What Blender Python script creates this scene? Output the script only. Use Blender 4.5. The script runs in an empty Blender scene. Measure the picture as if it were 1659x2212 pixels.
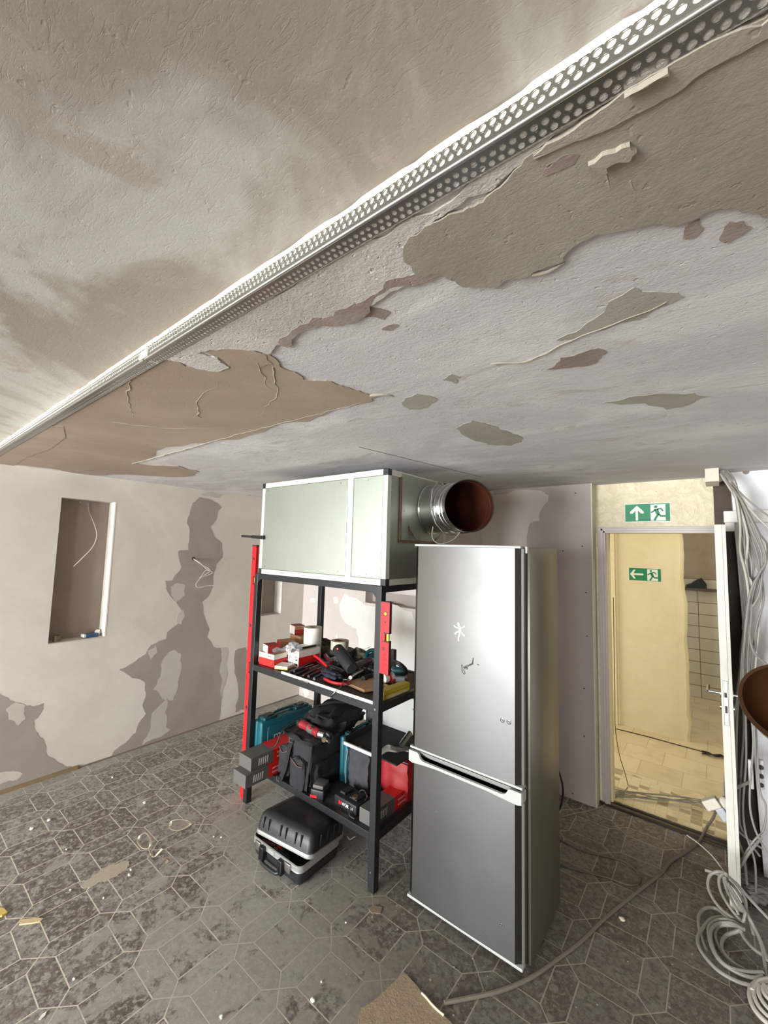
import bpy, bmesh, math, random
from mathutils import Vector, Matrix
random.seed(7)
PI = math.pi
scene = bpy.context.scene
COL = scene.collection

# ------------------------------------------------------------------ camera
CAM_H = 1.80
CX, CY, FPX = 829.5, 1106.0, 893.0
_p, _r, _y = math.radians(4.90), math.radians(1.545), math.radians(38.75)
_M = Matrix(((math.cos(_r), -math.sin(_r), 0), (math.sin(_r), math.cos(_r), 0), (0, 0, 1))) @ \
     Matrix(((1, 0, 0), (0, math.cos(_p), math.sin(_p)), (0, -math.sin(_p), math.cos(_p))))
_cx = _M @ Vector((math.cos(_y), 0, -math.sin(_y)))
_cy = _M @ Vector((math.sin(_y), 0, math.cos(_y)))
_cz = _M @ Vector((0, -1, 0))
W2C = Matrix((_cx, _cy, _cz)).transposed()          # world -> (right, down, forward)
C2W = W2C.transposed()
cam_d = bpy.data.cameras.new('camera'); cam = bpy.data.objects.new('camera', cam_d); COL.objects.link(cam)
cam_d.sensor_fit = 'HORIZONTAL'; cam_d.sensor_width = 36.0; cam_d.lens = FPX / 1659 * 36.0
cam_d.clip_start = 0.02
_R = Matrix((W2C[0], -W2C[1], -W2C[2])).transposed().to_4x4()
cam.matrix_world = Matrix.Translation((0, 0, CAM_H)) @ _R
scene.camera = cam

def ray(x, y):
    return C2W @ Vector(((x - CX) / FPX, (y - CY) / FPX, 1.0))
def gz(x, y, z=0.0):
    d = ray(x, y); return Vector((0, 0, CAM_H)) + d * ((z - CAM_H) / d.z)
def gy(x, y, Y):
    d = ray(x, y); return Vector((0, 0, CAM_H)) + d * (Y / d.y)
def gx(x, y, X):
    d = ray(x, y); return Vector((0, 0, CAM_H)) + d * (X / d.x)

# ------------------------------------------------------------------ world, light, exposure
scene.view_settings.view_transform = 'Standard'
scene.view_settings.look = 'None'
scene.view_settings.gamma = 1.0
scene.view_settings.use_curve_mapping = False
scene.view_settings.exposure = 0.0
world = bpy.data.worlds.new('sky'); scene.world = world; world.use_nodes = True
bg = world.node_tree.nodes['Background']
bg.inputs[0].default_value = (0.80, 0.90, 1.0, 1); bg.inputs[1].default_value = 1.0

def area(name, loc, aim, sx, sy, power, color):
    l = bpy.data.lights.new(name, 'AREA'); l.shape = 'RECTANGLE'; l.size = sx; l.size_y = sy
    l.energy = power; l.color = color
    o = bpy.data.objects.new(name, l); COL.objects.link(o); o.location = loc
    o.rotation_euler = (Vector(aim) - Vector(loc)).to_track_quat('-Z', 'Y').to_euler()
    return o
REAR = -4.6
# daylight through the left shop window, then an added fill lamp on the right
area('window_and_fill', (-2.60, REAR - 0.12, 1.10), (-2.3, 0, 0.95), 2.6, 2.0, 780, (0.93, 0.97, 1.0))
area('window_and_fill', (0.75, REAR - 0.12, 1.15), (0.0, 0, 1.0), 1.2, 1.7, 175, (0.93, 0.97, 1.0))
# warm light of the corridor and cool light of the tiled room behind it
area('corridor_daylight', (-2.3, 4.4, 1.5), (0.0, 4.5, 0.9), 1.0, 1.7, 20, (1.0, 0.93, 0.76))
area('corridor_ceiling_light', (0.45, 4.1, 2.40), (-0.1, 4.6, 0), 0.6, 0.5, 13, (1.0, 0.92, 0.74))
area('tiled_room_light', (1.2, 6.0, 2.3), (0.0, 6.3, 0.8), 0.6, 0.6, 9, (1.0, 0.95, 0.86))

# ------------------------------------------------------------------ materials
def new_mat(name):
    m = bpy.data.materials.new(name); m.use_nodes = True
    nt = m.node_tree; b = nt.nodes['Principled BSDF']; return m, nt, b
def N(nt, t, **kw):
    n = nt.nodes.new(t)
    for k, v in kw.items(): setattr(n, k, v)
    return n
def val(nt, x):
    return x
def setin(nt, sock, x):
    if hasattr(x, 'is_linked') or isinstance(x, bpy.types.NodeSocket): nt.links.new(x, sock)
    else: sock.default_value = x
def mth(nt, op, a, b=0.0, c=0.0):
    n = N(nt, 'ShaderNodeMath', operation=op)
    setin(nt, n.inputs[0], a); setin(nt, n.inputs[1], b)
    if op in ('MULTIPLY_ADD', 'COMPARE', 'SMOOTH_MIN'): setin(nt, n.inputs[2], c)
    return n.outputs[0]
def mixc(nt, f, a, b, mode='MIX'):
    n = N(nt, 'ShaderNodeMix', data_type='RGBA', blend_type=mode)
    setin(nt, n.inputs[0], f); setin(nt, n.inputs[6], a); setin(nt, n.inputs[7], b)
    return n.outputs[2]
def coord(nt):
    g = N(nt, 'ShaderNodeNewGeometry'); return g.outputs['Position']
def objc(nt):
    return N(nt, 'ShaderNodeTexCoord').outputs['Object']
def noise(nt, vec, scale, detail=4, rough=0.55, dist=0.0, sc3=None):
    if sc3:
        mp = N(nt, 'ShaderNodeMapping'); mp.inputs['Scale'].default_value = sc3
        nt.links.new(vec, mp.inputs[0]); vec = mp.outputs[0]
    n = N(nt, 'ShaderNodeTexNoise'); nt.links.new(vec, n.inputs['Vector'])
    n.inputs['Scale'].default_value = scale; n.inputs['Detail'].default_value = detail
    n.inputs['Roughness'].default_value = rough; n.inputs['Distortion'].default_value = dist
    return n.outputs[0]
def ramp(nt, f, p0, p1):
    n = N(nt, 'ShaderNodeMapRange'); n.clamp = True; n.interpolation_type = 'SMOOTHSTEP'
    nt.links.new(f, n.inputs[0]); n.inputs[1].default_value = p0; n.inputs[2].default_value = p1
    return n.outputs[0]
def bump(nt, b, h, strength=0.5, dist=0.01):
    n = N(nt, 'ShaderNodeBump'); n.inputs['Strength'].default_value = strength
    n.inputs['Distance'].default_value = dist
    nt.links.new(h, n.inputs['Height']); nt.links.new(n.outputs[0], b.inputs['Normal'])
def c4(c):
    return (c[0], c[1], c[2], 1.0)
def srgb(r, g, b):
    f = lambda v: (v / 255 / 12.92) if v / 255 <= 0.04045 else ((v / 255 + 0.055) / 1.055) ** 2.4
    return (f(r), f(g), f(b))
MATS = {}
def mat(name, col, rough=0.6, metal=0.0, var=0.12, vs=30.0, bmp=0.0, bs=60.0, alpha=1.0, trans=0.0, coat=0.0, spec=None):
    """plain material with a little procedural mottling so nothing is dead flat"""
    if name in MATS: return MATS[name]
    m, nt, b = new_mat(name)
    v = objc(nt)
    n = noise(nt, v, vs, 3)
    dark = tuple(x * (1 - var) for x in col); light = tuple(min(1, x * (1 + var)) for x in col)
    nt.links.new(mixc(nt, n, c4(dark), c4(light)), b.inputs['Base Color'])
    b.inputs['Roughness'].default_value = rough; b.inputs['Metallic'].default_value = metal
    if bmp: bump(nt, b, noise(nt, v, bs, 4), bmp, 0.004)
    if trans: b.inputs['Transmission Weight'].default_value = trans
    if alpha < 1: b.inputs['Alpha'].default_value = alpha
    if coat: b.inputs['Coat Weight'].default_value = coat
    if spec is not None: b.inputs['Specular IOR Level'].default_value = spec
    MATS[name] = m
    return m
def plaster(name, c1, c2, scale=2.0, lo=0.4, hi=0.62, fine=0.35, stretch=None, c3=None, bumpd=0.004, rough=0.9, fscale=90):
    if name in MATS: return MATS[name]
    m, nt, b = new_mat(name); v = coord(nt)
    f = ramp(nt, noise(nt, v, scale, 6, 0.62, 0.6, stretch), lo, hi)
    col = mixc(nt, f, c4(c1), c4(c2))
    if c3:
        f3 = ramp(nt, noise(nt, v, scale * 2.7, 7, 0.7, 1.1, stretch), 0.56, 0.66)
        col = mixc(nt, mth(nt, 'MULTIPLY', f3, 0.8), col, c4(c3))
    g = noise(nt, v, 14, 5, 0.7)
    col = mixc(nt, 0.25, col, mixc(nt, g, (0.55, 0.53, 0.52, 1), (1, 1, 1, 1)), 'MULTIPLY')
    nt.links.new(col, b.inputs['Base Color']); b.inputs['Roughness'].default_value = rough
    pit = ramp(nt, noise(nt, v, 55, 2, 0.5), 0.66, 0.74)
    scr = ramp(nt, noise(nt, v, 26, 4, 0.7, 1.2, (1.0, 4.0, 1.0)), 0.55, 0.62)
    h = mth(nt, 'ADD', mth(nt, 'MULTIPLY', noise(nt, v, fscale, 3, 0.6), 0.4), mth(nt, 'MULTIPLY', noise(nt, v, 16, 4, 0.65, 0.5, stretch), 0.7))
    h = mth(nt, 'SUBTRACT', h, mth(nt, 'ADD', mth(nt, 'MULTIPLY', pit, 0.5), mth(nt, 'MULTIPLY', scr, 0.25)))
    bump(nt, b, h, fine, bumpd)
    MATS[name] = m
    return m

# ------------------------------------------------------------------ mesh helpers
class MB:
    def __init__(s): s.bm = bmesh.new()
    def _tf(s, vs, M):
        if M is not None:
            for v in vs: v.co = M @ v.co
    def box(s, lo, hi, bev=0.0, M=None, seg=2):
        r = bmesh.ops.create_cube(s.bm, size=1.0); vs = r['verts']
        lo = Vector(lo); hi = Vector(hi); c = (lo + hi) / 2; d = hi - lo
        for v in vs: v.co = Vector((v.co.x * d.x, v.co.y * d.y, v.co.z * d.z)) + c
        if bev:
            es = list({e for v in vs for e in v.link_edges})
            r = bmesh.ops.bevel(s.bm, geom=es, offset=min(bev, min(abs(x) for x in d) * 0.49), segments=seg, affect='EDGES', profile=0.5)
            vs = list({v for f in r['faces'] for v in f.verts} | {v for v in vs if v.is_valid})
        s._tf(vs, M); return s
    def prism(s, pts, vec, M=None, cap=True):
        """closed 3-D polygon pts swept by vec"""
        vec = Vector(vec); a = [s.bm.verts.new(Vector(p)) for p in pts]; b = [s.bm.verts.new(Vector(p) + vec) for p in pts]
        n = len(pts)
        if cap:
            s.bm.faces.new(a); s.bm.faces.new(list(reversed(b)))
        for i in range(n): s.bm.faces.new((a[i], b[i], b[(i + 1) % n], a[(i + 1) % n]))
        s._tf(a + b, M); return s
    def cyl(s, p0, p1, r0, r1=None, seg=24, cap=True, M=None):
        r1 = r0 if r1 is None else r1
        p0 = Vector(p0); p1 = Vector(p1); z = (p1 - p0).normalized()
        x = z.orthogonal().normalized(); y = z.cross(x)
        A = []; B = []
        for i in range(seg):
            a = 2 * PI * i / seg; d = x * math.cos(a) + y * math.sin(a)
            A.append(s.bm.verts.new(p0 + d * r0)); B.append(s.bm.verts.new(p1 + d * r1))
        for i in range(seg):
            j = (i + 1) % seg; s.bm.faces.new((A[i], A[j], B[j], B[i]))
        if cap: s.bm.faces.new(list(reversed(A))); s.bm.faces.new(B)
        s._tf(A + B, M); return s
    def lathe(s, prof, c=(0, 0, 0), axis=(0, 0, 1), seg=32, M=None):
        """prof: list of (radius, height) along axis, open surface (close it in prof)"""
        z = Vector(axis).normalized(); x = z.orthogonal().normalized(); y = z.cross(x); c = Vector(c); rings = []
        for (r, h) in prof:
            rings.append([s.bm.verts.new(c + z * h + (x * math.cos(2 * PI * i / seg) + y * math.sin(2 * PI * i / seg)) * max(r, 1e-4)) for i in range(seg)])
        for a, b in zip(rings, rings[1:]):
            for i in range(seg):
                j = (i + 1) % seg; s.bm.faces.new((a[i], a[j], b[j], b[i]))
        for rg in rings: s._tf(rg, M)
        return s
    def tube(s, pts, r, seg=8, smooth=True, cap=True, n=6, M=None):
        pts = [Vector(p) for p in pts]
        if smooth and len(pts) > 2: pts = catmull(pts, n)
        rr = r if isinstance(r, (list, tuple)) else None
        rings = []; prev = None
        for i, p in enumerate(pts):
            t = (pts[min(i + 1, len(pts) - 1)] - pts[max(i - 1, 0)])
            if t.length < 1e-9: t = Vector((0, 0, 1))
            t.normalize()
            if prev is None: x = t.orthogonal().normalized()
            else:
                x = prev - t * prev.dot(t)
                x = x.normalized() if x.length > 1e-6 else t.orthogonal().normalized()
            prev = x; y = t.cross(x)
            q = r if rr is None else rr[0] + (rr[1] - rr[0]) * i / max(1, len(pts) - 1)
            rings.append([s.bm.verts.new(p + (x * math.cos(2 * PI * k / seg) + y * math.sin(2 * PI * k / seg)) * q) for k in range(seg)])
        for a, b in zip(rings, rings[1:]):
            for k in range(seg):
                j = (k + 1) % seg; s.bm.faces.new((a[k], a[j], b[j], b[k]))
        if cap: s.bm.faces.new(list(reversed(rings[0]))); s.bm.faces.new(rings[-1])
        for rg in rings: s._tf(rg, M)
        return s
    def ribbon(s, pts, w, up, t=0.002, smooth=True):
        """flat strap of width w along pts, normal roughly up"""
        pts = [Vector(p) for p in pts]
        if smooth and len(pts) > 2: pts = catmull(pts, 5)
        up = Vector(up); R = []
        for i, p in enumerate(pts):
            d = (pts[min(i + 1, len(pts) - 1)] - pts[max(i - 1, 0)]).normalized()
            sd = d.cross(up).normalized() * (w / 2); nn = sd.cross(d).normalized() * (t / 2)
            R.append([s.bm.verts.new(q) for q in (p + sd + nn, p - sd + nn, p - sd - nn, p + sd - nn)])
        for a, b in zip(R, R[1:]):
            for k in range(4):
                j = (k + 1) % 4; s.bm.faces.new((a[k], a[j], b[j], b[k]))
        s.bm.faces.new(list(reversed(R[0]))); s.bm.faces.new(R[-1])
        return s
    def quad(s, a, b, c, d):
        s.bm.faces.new([s.bm.verts.new(Vector(p)) for p in (a, b, c, d)]); return s
    def blob(s, c, rad, seed=0, amp=0.12, sub=3, sc=3.0, M=None):
        r = bmesh.ops.create_icosphere(s.bm, subdivisions=sub, radius=1.0); vs = r['verts']; rd = Vector(rad)
        from mathutils import noise as mn
        for v in vs:
            k = 1 + amp * mn.noise(v.co * sc + Vector((seed, seed * 2.1, 0)))
            v.co = Vector((v.co.x * rd.x, v.co.y * rd.y, v.co.z * rd.z)) * k + Vector(c)
        s._tf(vs, M); return s
    def build(s, name, m, parent=None, smooth=False, origin=None, world=True, recalc=True):
        if recalc: bmesh.ops.recalc_face_normals(s.bm, faces=s.bm.faces[:])
        if parent is not None:
            if world:
                inv = parent_matrix(parent).inverted()
                for v in s.bm.verts: v.co = inv @ v.co
            off = Vector()
        else:
            off = base_of(s.bm) if origin is None else Vector(origin)
            for v in s.bm.verts: v.co -= off
        me = bpy.data.meshes.new(name); s.bm.to_mesh(me); s.bm.free()
        if smooth:
            for p in me.polygons: p.use_smooth = True
            me.set_sharp_from_angle(angle=math.radians(38))
        o = bpy.data.objects.new(name, me); COL.objects.link(o)
        if m is not None: me.materials.append(m)
        if parent is not None: o.parent = parent
        else: o.location = off
        return o
def base_of(bm):
    xs = [v.co for v in bm.verts]
    lo = Vector((min(c.x for c in xs), min(c.y for c in xs), min(c.z for c in xs)))
    hi = Vector((max(c.x for c in xs), max(c.y for c in xs), max(c.z for c in xs)))
    return Vector(((lo.x + hi.x) / 2, (lo.y + hi.y) / 2, lo.z))
def parent_matrix(o):
    M = o.matrix_basis.copy(); p = o.parent
    while p is not None: M = p.matrix_basis @ M; p = p.parent
    return M
def catmull(P, n=6):
    out = []
    for i in range(len(P) - 1):
        p0 = P[max(i - 1, 0)]; p1 = P[i]; p2 = P[i + 1]; p3 = P[min(i + 2, len(P) - 1)]
        for k in range(n):
            t = k / n
            out.append(0.5 * ((2 * p1) + (p2 - p0) * t + (2 * p0 - 5 * p1 + 4 * p2 - p3) * t * t + (3 * p1 - p0 - 3 * p2 + p3) * t ** 3))
    out.append(P[-1]); return out
def tag(o, label=None, cat=None, group=None, kind=None):
    if label: o['label'] = label
    if cat: o['category'] = cat
    if group: o['group'] = group
    if kind: o['kind'] = kind
    return o
def thing(name, label, cat, loc=(0, 0, 0), rot=(0, 0, 0), group=None):
    o = bpy.data.objects.new(name, None); COL.objects.link(o); o.empty_display_size = 0.05
    o.location = loc; o.rotation_euler = rot; o.rotation_mode = 'XYZ'
    return tag(o, label, cat, group)
def single(mb, name, m, label, cat, group=None, smooth=False):
    return tag(mb.build(name, m, smooth=smooth), label, cat, group)
def struct(mb, name, m, label=None, smooth=False):
    return tag(mb.build(name, m, smooth=smooth, origin=(0, 0, 0)), label, None, None, 'structure')
def text(s, size, org, xd, yd, m, parent, name='lettering', ext=0.0006, sx=1.0, center=False):
    cu = bpy.data.curves.new('txt', 'FONT'); cu.body = s; cu.size = size; cu.extrude = ext
    if center: cu.align_x = 'CENTER'
    t = bpy.data.objects.new('txt', cu); COL.objects.link(t)
    dg = bpy.context.evaluated_depsgraph_get(); me = bpy.data.meshes.new_from_object(t.evaluated_get(dg))
    bpy.data.objects.remove(t)
    xd = Vector(xd).normalized(); yd = Vector(yd).normalized(); zd = xd.cross(yd)
    M = Matrix.Translation(Vector(org)) @ Matrix((xd * sx, yd, zd)).transposed().to_4x4()
    M = parent_matrix(parent).inverted() @ M
    me.transform(M); me.name = name; me.materials.clear(); me.materials.append(m)
    o = bpy.data.objects.new(name, me); COL.objects.link(o); o.parent = parent
    return o
def jag(P, amp=0.16, it=3, seed=1, mind=0.012):
    """fractal-roughen a closed 2-D outline"""
    rd = random.Random(seed)
    for _ in range(it):
        Q = []
        for i, a in enumerate(P):
            b = P[(i + 1) % len(P)]; Q.append(a)
            d = (b[0] - a[0], b[1] - a[1]); L = math.hypot(*d)
            if L > mind:
                k = rd.uniform(-amp, amp); t = rd.uniform(0.38, 0.62)
                Q.append((a[0] + d[0] * t - d[1] * k, a[1] + d[1] * t + d[0] * k))
        P = Q
    return P
def grid_surface(nu, nv, fn):
    mb = MB(); V = [[mb.bm.verts.new(Vector(fn(i / nu, j / nv))) for j in range(nv + 1)] for i in range(nu + 1)]
    for i in range(nu):
        for j in range(nv): mb.bm.faces.new((V[i][j], V[i + 1][j], V[i + 1][j + 1], V[i][j + 1]))
    return mb
# ------------------------------------------------------------------ shared colours
M_black = mat('black_paint', srgb(29, 30, 32), 0.42, var=0.25, vs=12)
M_black_pl = mat('black_plastic', srgb(30, 30, 32), 0.45, var=0.2, bmp=0.1)
M_dark_rub = mat('dark_rubber', srgb(22, 22, 23), 0.7)
M_white = mat('white_plastic', srgb(225, 222, 212), 0.5, var=0.05)
M_red = mat('red_paint', srgb(214, 28, 38), 0.35, var=0.06)
M_steel = mat('bright_steel', srgb(200, 200, 198), 0.28, 1.0, var=0.08)
M_cable = mat('grey_cable', srgb(136, 132, 124), 0.55, var=0.1)
M_cable_w = mat('white_cable', srgb(184, 178, 166), 0.5, var=0.06)
M_cable_b = mat('black_cable', srgb(28, 27, 26), 0.55)
M_lilac = None

# plaster colours (what the dry and damp plaster itself looks like)
P_ceil = plaster('ceiling_lilac_plaster', srgb(192, 188, 186), srgb(214, 211, 208), 1.5, 0.38, 0.66, 0.7, (1.0, 1.9, 1.0), bumpd=0.0035, c3=srgb(180, 170, 164), fscale=150)
P_strip = plaster('ceiling_rough_grey_plaster', srgb(176, 169, 161), srgb(196, 191, 184), 2.0, 0.35, 0.65, 0.9, None, bumpd=0.004, fscale=140)
P_upper = plaster('ceiling_smooth_plaster', srgb(128, 118, 105), srgb(158, 154, 143), 1.5, 0.44, 0.58, 0.30, (1.0, 1.0, 1.0), bumpd=0.0025, c3=srgb(144, 131, 119), fscale=140)
P_wet = plaster('damp_tan_plaster', srgb(149, 131, 113), srgb(166, 150, 130), 1.4, 0.35, 0.7, 0.15, None, bumpd=0.004)
P_khaki = plaster('khaki_plaster', srgb(138, 129, 114), srgb(156, 148, 132), 1.5, 0.3, 0.7, 0.25, None, bumpd=0.007)
P_kh2 = plaster('pale_khaki_plaster', srgb(143, 134, 119), srgb(158, 149, 134), 1.5, 0.3, 0.7, 0.25, None, bumpd=0.007)
P_brown = plaster('brown_stain', srgb(134, 116, 105), srgb(152, 137, 127), 6, 0.3, 0.7, 0.6)
P_green = plaster('greenish_grey_plaster', srgb(150, 145, 130), srgb(164, 158, 145), 6, 0.3, 0.7, 0.5)
P_wall = plaster('wall_cream_plaster', srgb(206, 198, 184), srgb(219, 212, 199), 1.0, 0.35, 0.65, 0.12, None, bumpd=0.003)
P_wall_d = plaster('wall_damp_plaster', srgb(154, 142, 132), srgb(166, 155, 145), 2.0, 0.3, 0.7, 0.12, None, bumpd=0.003)
P_wall_m = plaster('wall_half_dry_plaster', srgb(188, 180, 168), srgb(200, 193, 181), 3.0, 0.3, 0.7, 0.12, None, bumpd=0.003)
P_board = plaster('plasterboard_lilac', srgb(172, 161, 155), srgb(182, 172, 165), 1.2, 0.3, 0.7, 0.1, None, bumpd=0.002)
P_back = plaster('wall_pink_plaster', srgb(206, 194, 187), srgb(216, 206, 199), 1.2, 0.3, 0.7, 0.1, None, bumpd=0.003)
P_backl = plaster('wall_white_plaster', srgb(228, 222, 214), srgb(236, 231, 224), 1.2, 0.3, 0.7, 0.1, None, bumpd=0.003)
P_niche = plaster('niche_brown_board', srgb(150, 134, 121), srgb(160, 145, 132), 1.5, 0.3, 0.7, 0.1, None, bumpd=0.002)
P_edge = plaster('fresh_white_filler', srgb(226, 220, 207), srgb(236, 231, 220), 5, 0.3, 0.7, 0.3, None, bumpd=0.003)
P_cream = plaster('corridor_cream_paint', srgb(232, 219, 180), srgb(240, 229, 194), 1.5, 0.3, 0.7, 0.35, None, bumpd=0.006, rough=0.7)

# ------------------------------------------------------------------ floor
FX0, FY0, PX, PY, HC = -1.7425, 0.9075, 0.2962, 0.2937, 0.049
def floor_mat():
    m, nt, b = new_mat('patterned_linoleum'); v = coord(nt)
    sep = N(nt, 'ShaderNodeSeparateXYZ'); nt.links.new(v, sep.inputs[0])
    def cell(c, o, P):
        u = mth(nt, 'ADD', mth(nt, 'DIVIDE', mth(nt, 'SUBTRACT', c, o), P), 0.5)
        fl = mth(nt, 'FLOOR', u)
        fr = mth(nt, 'MULTIPLY', mth(nt, 'SUBTRACT', mth(nt, 'SUBTRACT', u, fl), 0.5), P)
        return mth(nt, 'ABSOLUTE', fr), fl, u
    a, ia, ua = cell(sep.outputs[0], FX0, PX); c, ic, uc = cell(sep.outputs[1], FY0, PY)
    ina = mth(nt, 'LESS_THAN', a, HC); inc = mth(nt, 'LESS_THAN', c, HC)
    both = mth(nt, 'MULTIPLY', ina, inc)
    dx = mth(nt, 'MULTIPLY', mth(nt, 'ABSOLUTE', mth(nt, 'SUBTRACT', a, c)), 0.707)
    dh = mth(nt, 'ABSOLUTE', mth(nt, 'SUBTRACT', c, HC)); dv = mth(nt, 'ABSOLUTE', mth(nt, 'SUBTRACT', a, HC))
    # inside crossings use the diagonals, else nearest of the two bar edges (each only outside the other's core)
    t1 = mth(nt, 'ADD', dx, mth(nt, 'MULTIPLY', mth(nt, 'SUBTRACT', 1.0, both), 9.0))
    t2 = mth(nt, 'ADD', dh, mth(nt, 'MULTIPLY', ina, 9.0)); t3 = mth(nt, 'ADD', dv, mth(nt, 'MULTIPLY', inc, 9.0))
    d = mth(nt, 'MINIMUM', t1, mth(nt, 'MINIMUM', t2, t3))
    d = mth(nt, 'ADD', d, mth(nt, 'MULTIPLY', mth(nt, 'SUBTRACT', noise(nt, v, 60, 2), 0.5), 0.0012))
    line = mth(nt, 'SUBTRACT', 1.0, ramp(nt, d, 0.0017, 0.0032))
    # id of each printed tile: horizontal bar, vertical bar, or square
    hb = mth(nt, 'MAXIMUM', mth(nt, 'MULTIPLY', inc, mth(nt, 'SUBTRACT', 1.0, ina)), mth(nt, 'MULTIPLY', both, mth(nt, 'GREATER_THAN', a, c)))
    vb = mth(nt, 'MAXIMUM', mth(nt, 'MULTIPLY', ina, mth(nt, 'SUBTRACT', 1.0, inc)), mth(nt, 'MULTIPLY', both, mth(nt, 'GREATER_THAN', c, a)))
    idx = mth(nt, 'ADD', mth(nt, 'MULTIPLY', vb, ia), mth(nt, 'MULTIPLY', mth(nt, 'SUBTRACT', 1.0, vb), mth(nt, 'FLOOR', mth(nt, 'SUBTRACT', ua, 0.5))))
    idy = mth(nt, 'ADD', mth(nt, 'MULTIPLY', hb, ic), mth(nt, 'MULTIPLY', mth(nt, 'SUBTRACT', 1.0, hb), mth(nt, 'FLOOR', mth(nt, 'SUBTRACT', uc, 0.5))))
    cb = N(nt, 'ShaderNodeCombineXYZ'); nt.links.new(idx, cb.inputs[0]); nt.links.new(idy, cb.inputs[1])
    nt.links.new(mth(nt, 'ADD', hb, mth(nt, 'MULTIPLY', vb, 2.0)), cb.inputs[2])
    wn = N(nt, 'ShaderNodeTexWhiteNoise'); nt.links.new(cb.outputs[0], wn.inputs[0]); rnd = wn.outputs['Value']
    base = mixc(nt, rnd, c4(srgb(96, 86, 80)), c4(srgb(146, 144, 137)))
    # stone-like print inside the tiles
    n1 = noise(nt, v, 34, 5, 0.7, 0.8)
    base = mixc(nt, ramp(nt, n1, 0.44, 0.60), base, c4(srgb(162, 158, 148)))
    n2 = noise(nt, v, 12, 6, 0.65, 0.5)
    base = mixc(nt, mth(nt, 'MULTIPLY', ramp(nt, n2, 0.52, 0.62), 0.6), base, c4(srgb(112, 98, 98)))
    n5 = noise(nt, v, 42, 4, 0.7)
    base = mixc(nt, mth(nt, 'MULTIPLY', ramp(nt, n5, 0.50, 0.58), 0.6), base, c4(srgb(74, 66, 60)))
    base = mixc(nt, mth(nt, 'MULTIPLY', line, 0.95), base, c4(srgb(212, 200, 182)))
    # building dust: large drifts, thick round the shelf and the fridge, worn to nothing to the left
    def sph(cx_, cy_, r):
        q = mth(nt, 'ADD', mth(nt, 'POWER', mth(nt, 'SUBTRACT', sep.outputs[0], cx_), 2.0), mth(nt, 'POWER', mth(nt, 'SUBTRACT', sep.outputs[1], cy_), 2.0))
        return mth(nt, 'SUBTRACT', 1.0, ramp(nt, mth(nt, 'SQRT', q), r * 0.35, r))
    drift = mth(nt, 'MAXIMUM', sph(-1.75, 1.35, 1.0), mth(nt, 'MAXIMUM', sph(-2.3, 1.9, 0.95), sph(-1.2, 1.1, 0.7)))
    nd = noise(nt, v, 5.5, 8, 0.68, 0.9)
    dust = ramp(nt, mth(nt, 'ADD', nd, mth(nt, 'MULTIPLY', drift, 0.17)), 0.585, 0.65)
    wallf = mth(nt, 'SUBTRACT', 1.0, ramp(nt, mth(nt, 'ADD', mth(nt, 'ABSOLUTE', mth(nt, 'ADD', sep.outputs[0], 3.98)), mth(nt, 'MULTIPLY', nd, 0.5)), 0.18, 0.55))
    dust = mth(nt, 'MAXIMUM', dust, wallf)
    dust = mth(nt, 'MULTIPLY', dust, mth(nt, 'ADD', 0.70, mth(nt, 'MULTIPLY', n1, 0.3)))
    right_shade = sph(-0.35, 2.3, 1.9)  # shade on the right side, painted into the floor and dust colours
    dcol = mixc(nt, right_shade, c4(srgb(164, 160, 150)), c4(srgb(110, 100, 86)))
    base = mixc(nt, mth(nt, 'MULTIPLY', right_shade, 0.55), base, c4(srgb(70, 62, 52)))
    col = mixc(nt, mth(nt, 'MULTIPLY', dust, 0.82), base, dcol)
    # white plaster crumbs trodden in
    vo = N(nt, 'ShaderNodeTexVoronoi'); vo.inputs['Scale'].default_value = 22; nt.links.new(v, vo.inputs['Vector'])
    sp = mth(nt, 'MULTIPLY', mth(nt, 'LESS_THAN', vo.outputs['Distance'], 0.085), ramp(nt, noise(nt, v, 9, 3), 0.5, 0.6))
    col = mixc(nt, mth(nt, 'MULTIPLY', sp, 0.7), col, c4(srgb(205, 198, 186)))
    nt.links.new(col, b.inputs['Base Color'])
    b.inputs['Roughness'].default_value = 0.62
    bump(nt, b, mth(nt, 'SUBTRACT', mth(nt, 'ADD', mth(nt, 'MULTIPLY', nd, 0.5), mth(nt, 'MULTIPLY', n5, 0.3)), mth(nt, 'MULTIPLY', line, 0.25)), 0.35, 0.003)
    return m
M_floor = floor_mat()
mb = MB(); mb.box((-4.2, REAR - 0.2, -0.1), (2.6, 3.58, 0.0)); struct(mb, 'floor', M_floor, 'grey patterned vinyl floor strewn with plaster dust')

# ------------------------------------------------------------------ ceiling
CZ = 2.325; BY = 0.462; XL = -3.98
mb = MB(); mb.box((-4.2, BY, CZ), (2.6, 3.75, CZ + 0.25)); ceil = struct(mb, 'ceiling', P_ceil, 'rough lilac grey plastered ceiling')
def upper(u, v):
    y = BY - (v ** 1.6) * (BY - REAR + 0.2); d = BY - y
    z = CZ + 0.040 + 0.055 * (1 - math.exp(-d / 0.16)) 
    return (-4.2 + u * 6.8, y, z)
up = grid_surface(40, 60, upper).build('ceiling_upper_plane', P_upper, ceil, smooth=True)
mb = MB(); mb.box((-4.2, REAR - 0.2, CZ + 0.10), (2.6, BY, CZ + 0.25)); mb.build('slab', P_upper, ceil)
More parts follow.
